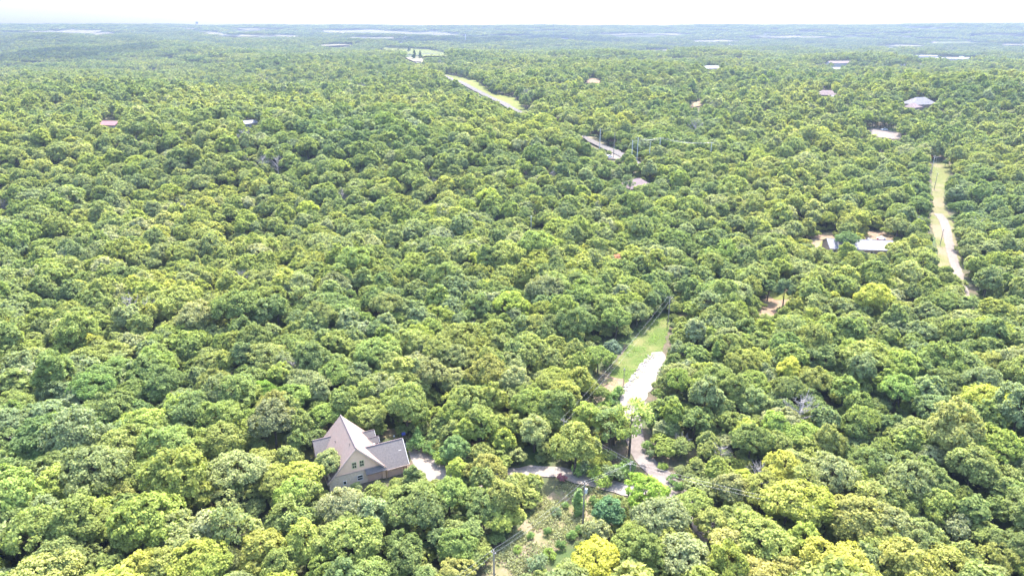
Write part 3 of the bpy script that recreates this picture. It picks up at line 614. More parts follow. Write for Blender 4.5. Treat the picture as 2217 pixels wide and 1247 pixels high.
# ------------------------------------------------------------------ where the trees stand
def grid_points(d0, d1, sp, half=41.0):
    """jittered rows of places inside the view's wedge between two distances"""
    xs = np.arange(-d1*math.tan(math.radians(half)), d1*math.tan(math.radians(half)), sp)
    ys = np.arange(d0*.6, d1, sp*.866)
    X, Y = np.meshgrid(xs, ys); X = X+(np.arange(len(ys)) % 2)[:, None]*sp*.5
    X = X.ravel(); Y = Y.ravel()
    X = X+rng.uniform(-.42, .42, len(X))*sp; Y = Y+rng.uniform(-.42, .42, len(Y))*sp
    d = np.hypot(X, Y)
    k = (d >= d0) & (d < d1) & (np.abs(X) < Y*.80+35)
    return X[k], Y[k]
def keep(X, Y, Hh, R):
    Z = hgt(X, Y); ok = np.ones(len(X), bool)
    for poly, marg in FOOT:
        P = [(p[0], p[1]) for p in poly]; c = np.mean(P, 0)
        bx = (X > min(p[0] for p in P)-marg-1) & (X < max(p[0] for p in P)+marg+1) & (Y > min(p[1] for p in P)-marg-1) & (Y < max(p[1] for p in P)+marg+1)
        for a in (0, 1.571, 3.142, 4.712):
            ok[bx] &= ~inpoly(X[bx]+marg*math.cos(a), Y[bx]+marg*math.sin(a), P)
    for f, q in ((.35, 0), (.6, 0), (.6, -.75), (.6, .75), (.85, 0), (.85, .5), (.85, -.5), (1.0, 0)):        # the sunlit places: no tree may throw its shade there
        k = f*Hh/math.tan(SUN_EL); px, py = proj(X-math.sin(SUN_AZ)*k+q*R, Y-math.cos(SUN_AZ)*k, Z)
        for poly in LIT: ok &= ~inpoly(px, py, poly)
    smp = [(0,0,0),(0,0,1),(0,0,.7),(-.8,0,.85),(.8,0,.85),(-1,0,.62),(1,0,.62),(0,-.9,.6),(0,.8,.85),(0,0,.35),(-.8,-.5,.5),(.8,-.5,.5)]
    for sx, sy, sz in smp:
        px, py = proj(X+sx*R, Y+sy*R, Z+Hh*sz)
        for poly, ymax in SEE:
            bb = ok & (px > min(p[0] for p in poly)) & (px < max(p[0] for p in poly)) & (py > min(p[1] for p in poly)) & (py < max(p[1] for p in poly)) & (Y < ymax)
            if bb.any():
                i = np.nonzero(bb)[0]; ok[i[inpoly(px[i], py[i], poly)]] = False
    return ok, Z

# trees of their own look: (crown pixel, form, size, leaf colour, name, label)
LIME, YELL, RUST, BRIGHT = (.172,.200,.030), (.205,.210,.030), (.24,.125,.06), (.12,.175,.024)
special = [
 ((1105,655),4,1.05,LIME,'lime_tree','broad bright lime-green tree standing out of the wood beyond the lawn'),
 ((1138,690),5,.7,LIME,'lime_tree','small lime-green tree beside the broad bright lime-green one'),
 ((665,452),3,1.15,LIME,'lime_tree','lone rounded lime-green tree in the wood below the red-roofed house'),
 ((190,735),5,.6,YELL,'lime_tree','small yellow-lime tree among olive oaks far from any road'),
 ((1708,805),2,.85,YELL,'lime_tree','tall yellow-lime tree in the wood east of the gravel pad'),
 ((2140,868),1,1.1,YELL,'lime_tree','broad yellow-green tree in the wood across the chip-seal road'),
 ((2200,880),0,.95,YELL,'lime_tree','yellow-green tree next to the broad yellow-green one'),
 ((1058,425),4,1.15,LIME,'lime_tree','yellow-green tree between dark oaks near the mauve-roofed house'),
 ((945,460),3,1.1,LIME,'lime_tree','lime-green tree in front of the dark slope of oaks'),
 ((872,487),5,.95,LIME,'lime_tree','small lime-green tree at the foot of the dark slope of oaks'),
 ((1045,562),1,1.0,LIME,'lime_tree','light green spreading tree near two bare trunks'),
 ((575,845),7,.75,BRIGHT,'bright_green_tree','low vivid green tree in a shaded gap of the wood near the house'),
 ((1290,1212),1,.85,YELL,'lime_tree','yellow-lime tree at the near end of the power-line clearing'),
 ((1937,1130),3,.75,LIME,'lime_tree','lime-green tree in the near wood beside a grey-green oak'),
 ((1608,1035),5,.62,LIME,'lime_tree','small lime-green tree with a dead limb beside the road'),
 ((1340,566),3,.85,RUST,'rust_coloured_tree','reddish brown dying tree among green oaks'),
 ((8,1085),5,.72,RUST,'rust_coloured_tree','orange-brown dying tree at the edge of the near wood'),
 ((1246,958),6,1.05,(.125,.148,.033),'roadside_oak','tall dark-trunked oak standing over the gravel lane by the transformer pole'),
 ((1398,1062),4,.78,BRIGHT,'bright_green_tree','dense vivid green tree in the fork between gravel lane and chip-seal road'),
 ((1430,1120),1,1.0,(.10,.12,.042),'roadside_oak','broad olive oak beside the dark gap at the clearing end'),
 ((1320,1105),5,.85,(.06,.105,.035),'roadside_oak','dark green tree beside the transformer pole'),
 ((1480,1210),0,.95,(.125,.145,.05),'roadside_oak','pale olive oak over the dark gap near the clearing'),
 ((1700,628),2,.9,(.06,.085,.03),'yard_oak','dark-trunked oak standing alone in a small sunlit yard'),
 ((1665,622),5,.85,(.07,.1,.03),'yard_oak','oak with dark bare trunk at the edge of the small sunlit yard'),
 ((1834,517),4,.85,(.075,.115,.035),'yard_oak','rounded oak standing behind the grey metal roof'),
 ((590,905),6,1.05,(.105,.115,.04),'yard_oak','olive oak with long bare dark trunk beside the house side yard'),
 ((712,1000),5,.85,(.12,.14,.04),'yard_oak','oak pressed against the left roof slope of the gabled house'),
 ((985,970),7,.85,(.085,.125,.033),'yard_oak','dark green oak behind the far bend of the driveway'),
 ((918,1066),7,.72,(.12,.145,.032),'yard_oak','olive oak in front of the garage doors over the white driveway'),
 ((972,1072),0,.80,(.115,.15,.03),'yard_oak','fresh green oak at the driveway bend'),
 ((860,1078),3,.72,(.135,.15,.03),'yard_oak','pale olive oak in front of the gable wall'),
 ((990,1015),5,.7,(.15,.18,.03),'yard_oak','yellow-green oak beside the driveway strip'),
 ((1500,1092),1,.72,(.115,.145,.032),'roadside_oak','olive oak whose crown closes over the lower end of the chip-seal road'),
 ((1540,1130),7,.8,(.13,.15,.035),'roadside_oak','pale olive oak next to the crown closing over the road'),
 ((1335,692),0,.95,(.11,.14,.03),'lawn_oak','wide oak at the wood edge shading the brown side of the lawn'),
 ((1380,672),3,.85,(.12,.14,.04),'lawn_oak','grey-olive oak at the wood edge next to the wires over the lawn'),
 ((1413,652),2,.75,(.085,.11,.03),'lawn_oak','narrow dark oak beside the pole at the top of the lawn'),
 ((1296,770),4,.75,(.11,.145,.03),'lawn_oak','green oak at the lower shaded corner of the lawn'),
 ((2048,352),5,.5,(.06,.09,.03),'yard_oak','small round tree on a mulched island at the lane end'),
 ((1325,755),5,.8,(.085,.11,.05),'yard_oak','slender oak with bare trunk standing in the lawn shade'),
]
SPEC_XYR = []
def place_tree(form, loc, s, rz, col, name, label, cat='tree', group=None, sz=None):
    e = thing(name, loc, label, cat, rz, group); e.scale = (s, s, sz or s)
    c = link('crown', form[0], None, e); c.color = (*col, 0.0)
    t = link('trunk', form[1], None, e)
    return e
for i, (px, fi, s, col, nm, lab) in enumerate(special):
    R, H_, zc, Rz, nl, lob = OAKS[fi]
    p = at(*px, zc*s); z = float(hgt(p.x, p.y))
    place_tree(NEAR[fi], (p.x, p.y, z), s, rng.uniform(0, 6.28), col, nm, lab)
    SPEC_XYR.append((p.x, p.y, R*s))
# airy pale tree in front of the road bend
p = at(1362, 985); place_tree(AIRY, (p.x, p.y, 0), 1.15, .4, (.13,.165,.035), 'airy_tree', 'thin leafed pale green tree with dark forked trunk in front of the gravel pad'); SPEC_XYR.append((p.x, p.y, 3.0))
p = at(1318, 985); place_tree(AIRY, (p.x, p.y, 0), .95, 2.4, (.09,.125,.035), 'airy_tree', 'slim green tree beside the pale forked tree at the road bend'); SPEC_XYR.append((p.x, p.y, 2.6))
deads = [((312,680),0,1.0,'bare silver-grey dead tree among olive oaks far from the house'), ((283,668),1,.8,'smaller bare grey dead tree beside the silver-grey dead one'), ((1475,955),0,.42,'bare grey dead tree leaning over the chip-seal road'),
         ((1732,895),1,.9,'bare grey dead branches in a dark gap beside the tall yellow-lime tree'), ((2165,985),0,.6,'dead grey snag below the broad yellow-green trees'), ((1640,1035),1,.6,'grey dead limb sticking up beside small lime-green tree'),
         ((1560,985),1,.5,'pale dead snag in the wood across the chip-seal road'), ((495,830),0,.5,'grey dead twigs at the edge of the near wood')]
for px, k, s, lab in deads:
    p = at(*px, 6.5*s); e = thing('dead_tree', (p.x, p.y, float(hgt(p.x, p.y))), lab, 'dead tree', rng.uniform(0, 6.28)); e.scale = (s*1.2, s*1.2, s*1.2)
    link('branches', DEAD[k], None, e); SPEC_XYR.append((p.x, p.y, 2.2))
# cedars
for px, s, lab in (((1252,1090),.75,'small conical cedar in the power-line clearing beside the transformer pole'), ((905,948),.62,'light green conical young tree where the driveway begins'), ((885,215/2),2.2,'dark conical cedar in the far hay field'), ((897,120),2.4,'pair of dark conical cedars on the far field edge'), ((910,121),2.0,'pair of dark conical cedars on the far field edge')):
    p = at(*px, 3*s); place_tree(CEDAR, (p.x, p.y, float(hgt(p.x, p.y))), s*1.3, rng.uniform(0, 6.28), (.05,.08,.03) if 'dark' in lab else (.10,.15,.035), 'cedar_tree', lab, 'cedar', 'cedars on the far field edge' if 'pair' in lab else None, s*1.25)
    SPEC_XYR.append((p.x, p.y, 1.5*s))
# shrubs
shrubs = [((905,1000-38),1.3,'leafy shrub at the driveway bend below the conical tree'), ((935,975),1.1,None), ((960,990),1.2,None), ((925,968),.8,None), ((970,1000),1.0,None), ((1218,1036),.6,'reddish shrub'), ((1305,1040),1.2,None), ((1325,1030),1.3,None), ((1345,1025),1.2,None), ((1360,1010),1.0,None), ((1290,1020),1.2,None), ((1270,1015),1.1,None), ((1250,1018),.9,None), ((1290,1088),.7,None), ((1305,1096),.8,None), ((1335,1086),.6,None), ((1340,850),1.0,None), ((1325,868),1.1,None), ((1310,880),1.0,None), ((1295,895),1.1,None), ((1150,1160),.45,None), ((1185,1150),.5,None), ((1120,1190),.5,None), ((1205,1110),.6,None), ((1225,1095),.45,None), ((1215,1180),.6,None), ((1190,1200),.7,None), ((1165,1225),1.1,None), ((1240,1160),.6,None), ((1255,1150),.55,None), ((1330,770),.5,None), ((1345,750),.4,None), ((1310,790),.5,None), ((1455,1040),.7,None), ((1435,1010),.6,None), ((1412,985),.7,None), ((1400,968),.8,None), ((1470,1055),.8,None)]
SC = [(.10,.15,.035), (.08,.125,.03), (.12,.165,.03), (.09,.12,.045)]
zones = lambda px: ('low leafy shrub beside the driveway' if px[0] < 1000 else 'low leafy shrub in the rough power-line clearing' if px[1] > 1085 else 'low leafy shrub in the lawn shade' if 735 < px[1] < 800 else 'low leafy shrub on the verge below the gravel pad' if px[1] < 900 else 'low leafy shrub lining the chip-seal road' if px[0] > 1390 else 'low leafy shrub between gravel lane and chip-seal road')
for i, (px, s, lab) in enumerate(shrubs):
    p = at(*px, 1.0*s); f = SHRUB[i % 4]; L_ = zones(px)
    if lab == 'leafy shrub at the driveway bend below the conical tree': L_ = lab
    col = SC[i % 4]
    if lab == 'reddish shrub': L_ = 'reddish brown shrub at the foot of the tall roadside oak'; col = (.16,.075,.065)
    e = thing('shrub', (p.x, p.y, 0), L_, 'shrub', rng.uniform(0, 6.28), 'shrubs: '+L_ if lab is None else None); e.scale = (s, s, s*1.05)
    c = link('foliage', f[0], None, e); c.color = (*col, 0); link('stem', f[1], None, e)

# the oaks: places, sizes
def forest(d0, d1, sp, mean):
    X, Y = grid_points(d0, d1, sp); n = len(X)
    fi = rng.integers(0, NF, n)
    big = .5+.5*np.sin(X/37+1)*np.cos(Y/41)+.3*np.sin((X+Y)/17)
    s = np.clip(mean+.19*rng.normal(size=n)+.12*big, .38, 1.35)
    R = np.array([o[0] for o in OAKS])[fi]*s; Hh = np.array([o[1] for o in OAKS])[fi]*s
    ok, Z = keep(X, Y, Hh, R)
    for x, y, r in SPEC_XYR:
        if y < d1+20: ok &= np.hypot(X-x, Y-y) > r*.62+R*.45
    # smaller trees fill the places where a full grown one had to keep out
    j = np.nonzero(~ok)[0]; s2 = s[j]*.55; ok2, _ = keep(X[j], Y[j], Hh[j]*.55, R[j]*.55)
    for x, y, r in SPEC_XYR: ok2 &= np.hypot(X[j]-x, Y[j]-y) > r*.7
    s[j] = np.where(ok2, s2, s[j]); ok[j] = ok2
    gap = rng.random(n) < .05
    ok &= ~gap
    return X[ok], Y[ok], Z[ok], fi[ok], s[ok]
SP = SP
A_, B_ = forest(72, 300, 4.9, .66), forest(300, 1500, 6.0, .76)
X, Y, Z, FI, S = [np.concatenate(q) for q in zip(A_, B_)]
RZr = rng.uniform(0, 2*math.pi, len(X))
# the 290 that show largest become trees of their own
px, py = proj(X, Y, Z+7*S); dist = np.sqrt(X**2+Y**2+(CAM_H-Z)**2)
infr = (px > -25) & (px < 2242) & (py > 0) & (py < 1265)
size = np.where(infr, np.array([o[0] for o in OAKS])[FI]*S/dist, -1)
order = np.argsort(-size)[:290]
own = np.zeros(len(X), bool); own[order] = True
COLS = [(n_, tuple(.62*c_+.38*m_ for c_, m_ in zip(c, (.124, .144, .033)))) for n_, c in [('olive', (.135,.145,.030)), ('olive', (.118,.136,.028)), ('mid green', (.100,.130,.028)), ('mid green', (.110,.138,.030)), ('dark green', (.075,.102,.026)), ('grey-green', (.122,.140,.046)), ('grey-green', (.140,.154,.058)), ('yellow-green', (.165,.182,.028)), ('fresh green', (.125,.165,.027)), ('pale olive', (.158,.165,.042))]]
marks = [('crowding the gabled house', (HX+math.cos(TH)*2-math.sin(TH)*6, HY+6), 17), ('beside the white driveway', tuple(at(930,1010))[:2], 13), ('along the rough power-line clearing', tuple(at(1190,1130))[:2], 22),
         ('between the gravel lane and the lawn', tuple(at(1270,950))[:2], 16), ('along the chip-seal road', tuple(at(1430,1000))[:2], 18), ('around the gravel pad', tuple(at(1390,830))[:2], 20), ('shading the lawn', tuple(at(1330,760))[:2], 24)]
def near(px, up): q = at(*px, up); return (q.x, q.y)
marks += [('near the orange-brown dying tree', near((8,1085), 4), 15), ('near the lime-green tree beside a grey-green oak', near((1937,1130), 5), 13), ('near the small lime-green tree with dead limb', near((1608,1035), 4), 12), ('near the broad yellow-green tree', near((2140,868), 7), 16),
          ('near the tall yellow-lime tree', near((1708,805), 6), 15), ('near the bare grey branches in a gap', near((1732,895), 6), 13), ('near the dead grey snag', near((2165,985), 5), 14), ('near the low vivid green tree', near((575,845), 4), 15),
          ('near the grey dead twigs', near((495,830), 3), 14), ('near the bare-trunked oak of the side yard', near((590,905), 7), 14), ('near the pale dead snag', near((1560,985), 5), 12), ('near the yellow-lime tree of the clearing', near((1290,1212), 5), 12)]
for i in order:
    cn, col = COLS[rng.integers(0, len(COLS))]; j = rng.uniform(.88, 1.12); col = tuple(c*j*rng.uniform(.95, 1.05) for c in col)
    sz = 'large' if S[i] > .9 else 'small' if S[i] < .68 else 'medium'
    fm = {1:'broad crowned', 4:'broad crowned', 8:'flat topped', 11:'broad crowned', 2:'tall crowned', 6:'tall crowned', 9:'narrow crowned', 10:'loose crowned'}.get(int(FI[i]), 'round crowned')
    rel = None
    for nm, c, r in marks:
        if math.hypot(X[i]-c[0], Y[i]-c[1]) < r: rel = nm; break
    if rel is None: rel = 'in the closed wood on the house side of the road' if X[i] < 12+max(0, (Y[i]-105))*.25 else 'in the closed wood across the road from the house'
    lab = f'{sz} {fm} {cn} oak {rel}'.replace('the closed wood on the house side of the road', 'closed wood on the house side').replace('the closed wood across the road from the house', 'closed wood across the road')
    place_tree(NEAR[FI[i]], (X[i], Y[i], Z[i]), S[i], RZr[i], col, 'oak_tree', lab, 'tree', 'oaks: '+lab, S[i]*rng.uniform(.85, 1.22))

# ------------------------------------------------------------------ the wood beyond: one object each, trees set on points
def scatter(name, P, idx, rot, scl, forms):
    col = bpy.data.collections.new(name+'_forms')
    for k, me in enumerate(forms):
        o = bpy.data.objects.new(f'{name}_form_{k:02d}', me); col.objects.link(o)
    me = bpy.data.meshes.new(name); me.vertices.add(len(P)); me.vertices.foreach_set('co', P.astype(np.float32).ravel())
    a = me.attributes.new('pick', 'INT', 'POINT'); a.data.foreach_set('value', idx.astype(np.int32))
    a = me.attributes.new('turn', 'FLOAT_VECTOR', 'POINT'); a.data.foreach_set('vector', np.column_stack([np.zeros(len(P)), np.zeros(len(P)), rot]).astype(np.float32).ravel())
    a = me.attributes.new('grow', 'FLOAT_VECTOR', 'POINT'); a.data.foreach_set('vector', scl.astype(np.float32).ravel())
    o = struct(link(name, me), 'stuff')
    g = bpy.data.node_groups.new(name, 'GeometryNodeTree')
    g.interface.new_socket('Geometry', in_out='INPUT', socket_type='NodeSocketGeometry'); g.interface.new_socket('Geometry', in_out='OUTPUT', socket_type='NodeSocketGeometry')
    N = g.nodes.new; L = g.links.new
    gi = N('NodeGroupInput'); go = N('NodeGroupOutput'); ip = N('GeometryNodeInstanceOnPoints'); ci = N('GeometryNodeCollectionInfo')
    ci.inputs['Collection'].default_value = col; ci.inputs['Separate Children'].default_value = True; ci.inputs['Reset Children'].default_value = True
    def attr(n, t):
        k = N('GeometryNodeInputNamedAttribute'); k.data_type = t; k.inputs['Name'].default_value = n; return k.outputs['Attribute']
    L(gi.outputs[0], ip.inputs['Points']); L(ci.outputs[0], ip.inputs['Instance']); ip.inputs['Pick Instance'].default_value = True
    L(attr('pick', 'INT'), ip.inputs['Instance Index']); L(attr('grow', 'FLOAT_VECTOR'), ip.inputs['Scale'])
    er = N('FunctionNodeEulerToRotation'); L(attr('turn', 'FLOAT_VECTOR'), er.inputs[0]); L(er.outputs[0], ip.inputs['Rotation'])
    L(ip.outputs[0], go.inputs[0])
    md = o.modifiers.new('scatter', 'NODES'); md.node_group = g
    return o
def whole(crown_V, lv, tmb, name):
    """crown and trunk in one mesh for the trees of the wood"""
    me = mesh_from_quads(name, crown_V, lv)
    if tmb is not None:
        bm = bmesh.new(); bm.from_mesh(me); n0 = len(bm.faces)
        t = tmb.mesh('t'); bm.from_mesh(t); bm.faces.ensure_lookup_table()
        for f in bm.faces[n0:]: f.material_index = 1
        bm.to_mesh(me); bm.free(); me.materials.append(MATS['bark'])
    return me
LOD1, LOD2 = [], []
for i, (R, H_, zc, Rz, nl, lob) in enumerate(OAKS):
    V, lv, tm = make_form(200+i, R, H_, zc, Rz, nl, lob, 3400, .58, n_limb=5); LOD1.append(whole(V, lv, tm, 'oak_mid'))
    V, lv, tm = make_form(300+i, R*.9, H_, zc, Rz*1.08, int(nl*.6), lob*1.2, 900, .92, n_limb=3, spread=.7); LOD2.append(whole(V, lv, tm, 'oak_far'))
V, lv, tm = make_form(171, 3.6, 11.5, 7.6, 4.2, 34, .95, 1300, .5, bare=.4, n_limb=14); ODD = [whole(V, lv, tm, 'oak_thin'), DEAD[0], DEAD[1]]
V, lv, tm = make_form(172, 1.9, 8.5, 4.6, 4.0, 60, .75, 1500, .5, cone=1, bare=.15, n_limb=3); ODD.append(whole(V, lv, tm, 'oak_slim'))
rest = ~own
d = np.hypot(X, Y)
idx = FI+np.where(d > 520, NF, 0)
od = rng.random(len(X)); idx = np.where(od < .035, 2*NF, np.where(od < .040, 2*NF+1, np.where(od < .045, 2*NF+2, np.where(od < .075, 2*NF+3, idx))))
sv = S[:, None]*np.column_stack([np.ones(len(X)), np.ones(len(X)), rng.uniform(.82, 1.24, len(X))])
# young trees and brush under the oaks
ux, uy = grid_points(76, 460, 4.6); un = len(ux); us = np.clip(.36+.10*rng.normal(size=un), .2, .6); uf = rng.integers(0, NF, un)
uok, uz = keep(ux, uy, 10*us, 4.2*us)
for x, y, r in SPEC_XYR: uok &= np.hypot(ux-x, uy-y) > 1.2
ux, uy, uz, us, uf = ux[uok], uy[uok], uz[uok], us[uok], uf[uok]; un = len(ux)
UND = (np.column_stack([ux, uy, uz-us*2.2]), uf, rng.uniform(0, 6.28, un), us[:, None]*np.array([[1.25, 1.25, 1.0]]))
wd = scatter('oak_woodland', np.vstack([np.column_stack([X, Y, Z])[rest], UND[0]]), np.concatenate([idx[rest], UND[1]]), np.concatenate([RZr[rest], UND[2]]), np.vstack([sv[rest], UND[3]]), LOD1+LOD2+ODD)
wd['label'] = 'dense oak woodland rolling away to the distance'; wd['category'] = 'woodland'
def patch(seed, size, sp, n, leaf, hmul=1.0):
    r = np.random.default_rng(seed); Vs = []; ls = []; ts = []
    for gx in np.arange(-size/2, size/2, sp):
        for gy in np.arange(-size/2, size/2, sp):
            R, H_, zc, Rz, nl, lob = OAKS[r.integers(0, NF)]; s = r.uniform(.7, 1.2)*sp/6.5
            if r.random() < .06: continue
            cs, rs = crown_lobes(r, R*.84, zc, Rz*hmul*1.12, 16, lob*1.7)
            V, k = leaves_arrays(cs, rs, n, leaf/s, r, np.array([0, 0, zc-.4*Rz]), .8, .6); V = V*np.array([s, s, min(s, 1.15)*r.uniform(.85, 1.2)])+np.array([gx+r.uniform(-.4, .4)*sp, gy+r.uniform(-.4, .4)*sp, 0])
            Vs.append(V); ls.append(r.random(n)); ts.append(np.full(n, r.random()))
    return mesh_from_quads('wood_patch', np.vstack(Vs), np.concatenate(ls), np.concatenate(ts))
PA = [patch(400+i, 42, 6.8, 170, 1.55) for i in range(4)]
PB = [patch(500+i, 130, 10.5, 44, 3.5) for i in range(3)]
def patches(d0, d1, sp, nf, base):
    X, Y = grid_points(d0, d1, sp, 40.5); n = len(X)
    ok, Z = keep(X, Y, np.full(n, 11.0), np.full(n, sp*.42))
    X, Y, Z = X[ok], Y[ok], Z[ok]; n = len(X)
    return np.column_stack([X, Y, Z]), rng.integers(0, nf, n)+base, rng.integers(0, 4, n)*math.pi/2+rng.uniform(-.3, .3, n), np.column_stack([np.ones(n), np.ones(n), rng.uniform(.8, 1.25, n)])
a = patches(1480, 4600, 40, 4, 0); b = patches(4550, 6500, 122, 3, 4)
fw = scatter('distant_woodland', np.vstack([a[0], b[0]]), np.concatenate([a[1], b[1]]), np.concatenate([a[2], b[2]]), np.vstack([a[3], b[3]]), PA+PB)
fw['label'] = 'far woodland fading blue towards the horizon'; fw['category'] = 'woodland'
print('TREES', len(X), len(order), 'patches', len(a[0]), len(b[0]))

# ------------------------------------------------------------------ rough weeds, stones
def weeds(name, poly, n, size, seed, col, off=.05):
    r = np.random.default_rng(seed); P = [tuple(at(*p))[:2] for p in poly]
    xs = [p[0] for p in P]; ys = [p[1] for p in P]
    x = r.uniform(min(xs), max(xs), n*3); y = r.uniform(min(ys), max(ys), n*3); k = inpoly(x, y, P); x, y = x[k][:n], y[k][:n]
    w_ = np.sin(x*.9)*np.cos(y*.8)+.6*np.sin(x*.33+y*.4)+r.normal(size=len(x))*.5; k = w_ > .05; x, y = x[k], y[k]
    nn = 9; N_ = len(x)
    cs = np.column_stack([x, y, hgt(x, y)+off]); q = np.repeat(cs, nn, 0)+r.normal(size=(N_*nn, 3))*np.array([.3, .3, .0]); q[:, 2] += np.abs(r.normal(size=len(q)))*.28
    nr = r.normal(size=(len(q), 3))*.8+np.array([0, 0, .8]); nr /= np.linalg.norm(nr, axis=1)[:, None]
    a_ = np.cross(nr, r.normal(size=(len(q), 3))); a_ /= np.linalg.norm(a_, axis=1)[:, None]; b_ = np.cross(nr, a_); s = size*(.6+.8*r.random(len(q)))[:, None]
    V = np.stack([q-a_*s*.6, q-b_*s*.35, q+a_*s*.6, q+b_*s*.35], 1).reshape(-1, 3)
    o = struct(link(name, mesh_from_quads(name, V, r.random(len(q)))), 'stuff'); o.color = (*col, 0)
    o['label'] = 'low green and tan weeds growing in rough grass'; o['category'] = 'weeds'
    return o
weeds('weeds', [(1040,1260),(1062,1205),(1112,1150),(1150,1120),(1178,1075),(1222,1048),(1300,1062),(1305,1088),(1275,1128),(1262,1150),(1215,1182),(1170,1205),(1140,1235),(1100,1260)], 3200, .30, 1, (.125,.135,.05))
weeds('weeds', [(1228,925),(1250,885),(1278,862),(1296,850),(1330,852),(1300,880),(1268,915)], 420, .3, 2, (.12,.14,.045))
weeds('weeds', [(1282,800),(1296,742),(1350,728),(1392,700),(1418,682),(1455,678),(1452,700),(1442,735),(1430,765),(1400,800),(1362,842),(1330,850),(1300,832)], 1100, .2, 3, (.12,.17,.035))
weeds('weeds', [(872,948),(885,944),(905,955),(955,984),(985,1010),(975,1015),(905,968)], 260, .25, 4, (.13,.14,.05))
r = random.Random(5); mb = MB()
for i in range(150):
    t = r.random(); p = at(1352+(1414-1352)*t+r.uniform(-9, 5), 846-(846-768)*t+r.uniform(-3, 6)); s = r.uniform(.12, .42); a = r.uniform(0, 3)
    base = [(math.cos(a+k*1.2566)*s*r.uniform(.7, 1.2), math.sin(a+k*1.2566)*s*r.uniform(.7, 1.2)) for k in range(5)]
    mb.add([(p.x+q[0], p.y+q[1], -.02) for q in base]+[(p.x+q[0]*.6, p.y+q[1]*.6, .1+s*r.uniform(.4, .8)) for q in base], [(0,1,6,5),(1,2,7,6),(2,3,8,7),(3,4,9,8),(4,0,5,9),(5,6,7,8,9)])
rk = struct(mb.build('rubble', 'stone_block'), 'stuff'); rk['label'] = 'tan broken rocks along the edge of the gravel pad'; rk['category'] = 'rubble'

# ------------------------------------------------------------------ power poles and wires
def pole(top_px, h, label, arm=1.1, arm_rz=0.0, transformer=False, rad=.15, at_base=None, group=None, m='pole_wood', twin=False):
    p = at(*top_px, h) if at_base is None else at(*at_base); z = float(hgt(p.x, p.y))
    t = thing('utility_pole', (p.x, p.y, z), label, 'utility pole', arm_rz, group)
    MB().tube([(0,0,-.5),(0,0,h*.5),(0,0,h)], [rad*1.15, rad, rad*.8], 8).build('shaft', m, t)
    for k in range(2 if twin else 1):
        zz = h-.35-k*1.6
        MB().box((-arm,-.14,zz-.05),(arm,-.05,zz+.05)).build('crossarm', 'pole_wood', t)
        for x in (-arm+.1, arm-.1): MB().tube([(x,-.1,zz+.07),(x,-.1,zz+.2),(x,-.1,zz+.32)], [.04,.07,.04], 8).build('insulator', 'insulator', t)
    MB().tube([(0,0,h),(0,0,h+.25)], [.05,.05], 6).build('insulator', 'insulator', t)
    if transformer:
        MB().tube([(.38,-.1,h-2.2),(.38,-.1,h-1.3),(.38,-.1,h-1.2)], [.26,.26,.14], 12).build('transformer', 'galvanised', t)
        MB().box((.05,-.15,h-1.6),(.2,-.05,h-1.5)).build('bracket', 'galvanised', t)
    return t, h, arm, arm_rz
def ends(pl, dz=-.05):
    t, h, arm, rz = pl; c = Vector(t.location)
    return [c+Vector((math.cos(rz)*x, math.sin(rz)*x, h+dz)) for x in (-arm+.1, arm-.1)]
def wires(A, B, label, sag=.7, rad=.010, n=10):
    a, b = ends(A), ends(B)
    if (a[0]-b[0]).length+(a[1]-b[1]).length > (a[0]-b[1]).length+(a[1]-b[0]).length: b = b[::-1]
    for k in range(2):
        P = [a[k].lerp(b[k], i/n)-Vector((0, 0, sag*4*(i/n)*(1-i/n))) for i in range(n+1)]
        tag(MB().tube(P, rad, 5).build('power_wire', 'wire'), label, 'wire', 'wires: '+label)
pA = pole((1266,1043), 10, 'grey power pole with a transformer in the rough clearing', .5, -.5, True)
pB = pole((1069,1192), 9.5, 'grey power pole at the near end of the rough clearing', .5, -.5)
pC = pole((1366,1000), 9, 'slim power pole between the gravel lane and the chip-seal road', .6, .8)
pD = pole((1221,908), 9, 'power pole with braced arm half hidden in trees beside the rough verge', .7, -.6)
pE = pole((1352,798), 6, 'thin dark service pole beside the gravel pad', .25, 0, rad=.08)
pF = pole((1451,642), 9, 'power pole at the top of the sunlit lawn', .8, -.3)
nx = at(940, 1380); nx.z = 0
pG = pole(None, 9.5, 'power pole where the rough clearing ends', .7, -.5, at_base=(930, 1400))
pH = pole((1760,1098), 9.5, 'power pole in the wood across the road, almost hidden', .7, 1.0)
wires(pA, pB, 'pair of wires over the rough clearing from the transformer pole'); wires(pB, pG, 'pair of wires running on from the near pole', .4)
wires(pA, pC, 'pair of wires crossing the gravel lane', .3); wires(pC, pD, 'pair of wires between the slim pole and the braced pole', .4)
wires(pD, pF, 'pair of long wires rising over the lawn edge', 1.2); wires(pC, pH, 'pair of wires over the wood across the road', .6)
r1 = pole((2043,497), 7.2, 'dark wooden pole in the mown verge beside the straight gravel lane', .5, .2, rad=.13)
r2 = pole((2030,376), 9, 'tall wooden pole standing in the middle of the grassy lane', .5, .2, rad=.14)
r3 = pole((2024,338), 9.5, 'pale pole in front of the parked cars at the lane end', .8, .2, rad=.16, m='galvanised')
r4 = pole((2014,318), 9, 'pale pole with arm behind the parked cars', .9, .1, rad=.16, m='galvanised')
r5 = pole((2072,291), 10, 'pale leaning pole above the trees behind the lane', .6, .2, rad=.18, m='galvanised')
wires(r2, r3, 'pair of wires above the grassy lane', .6); wires(r3, r4, 'pair of wires over the parked cars', .4)
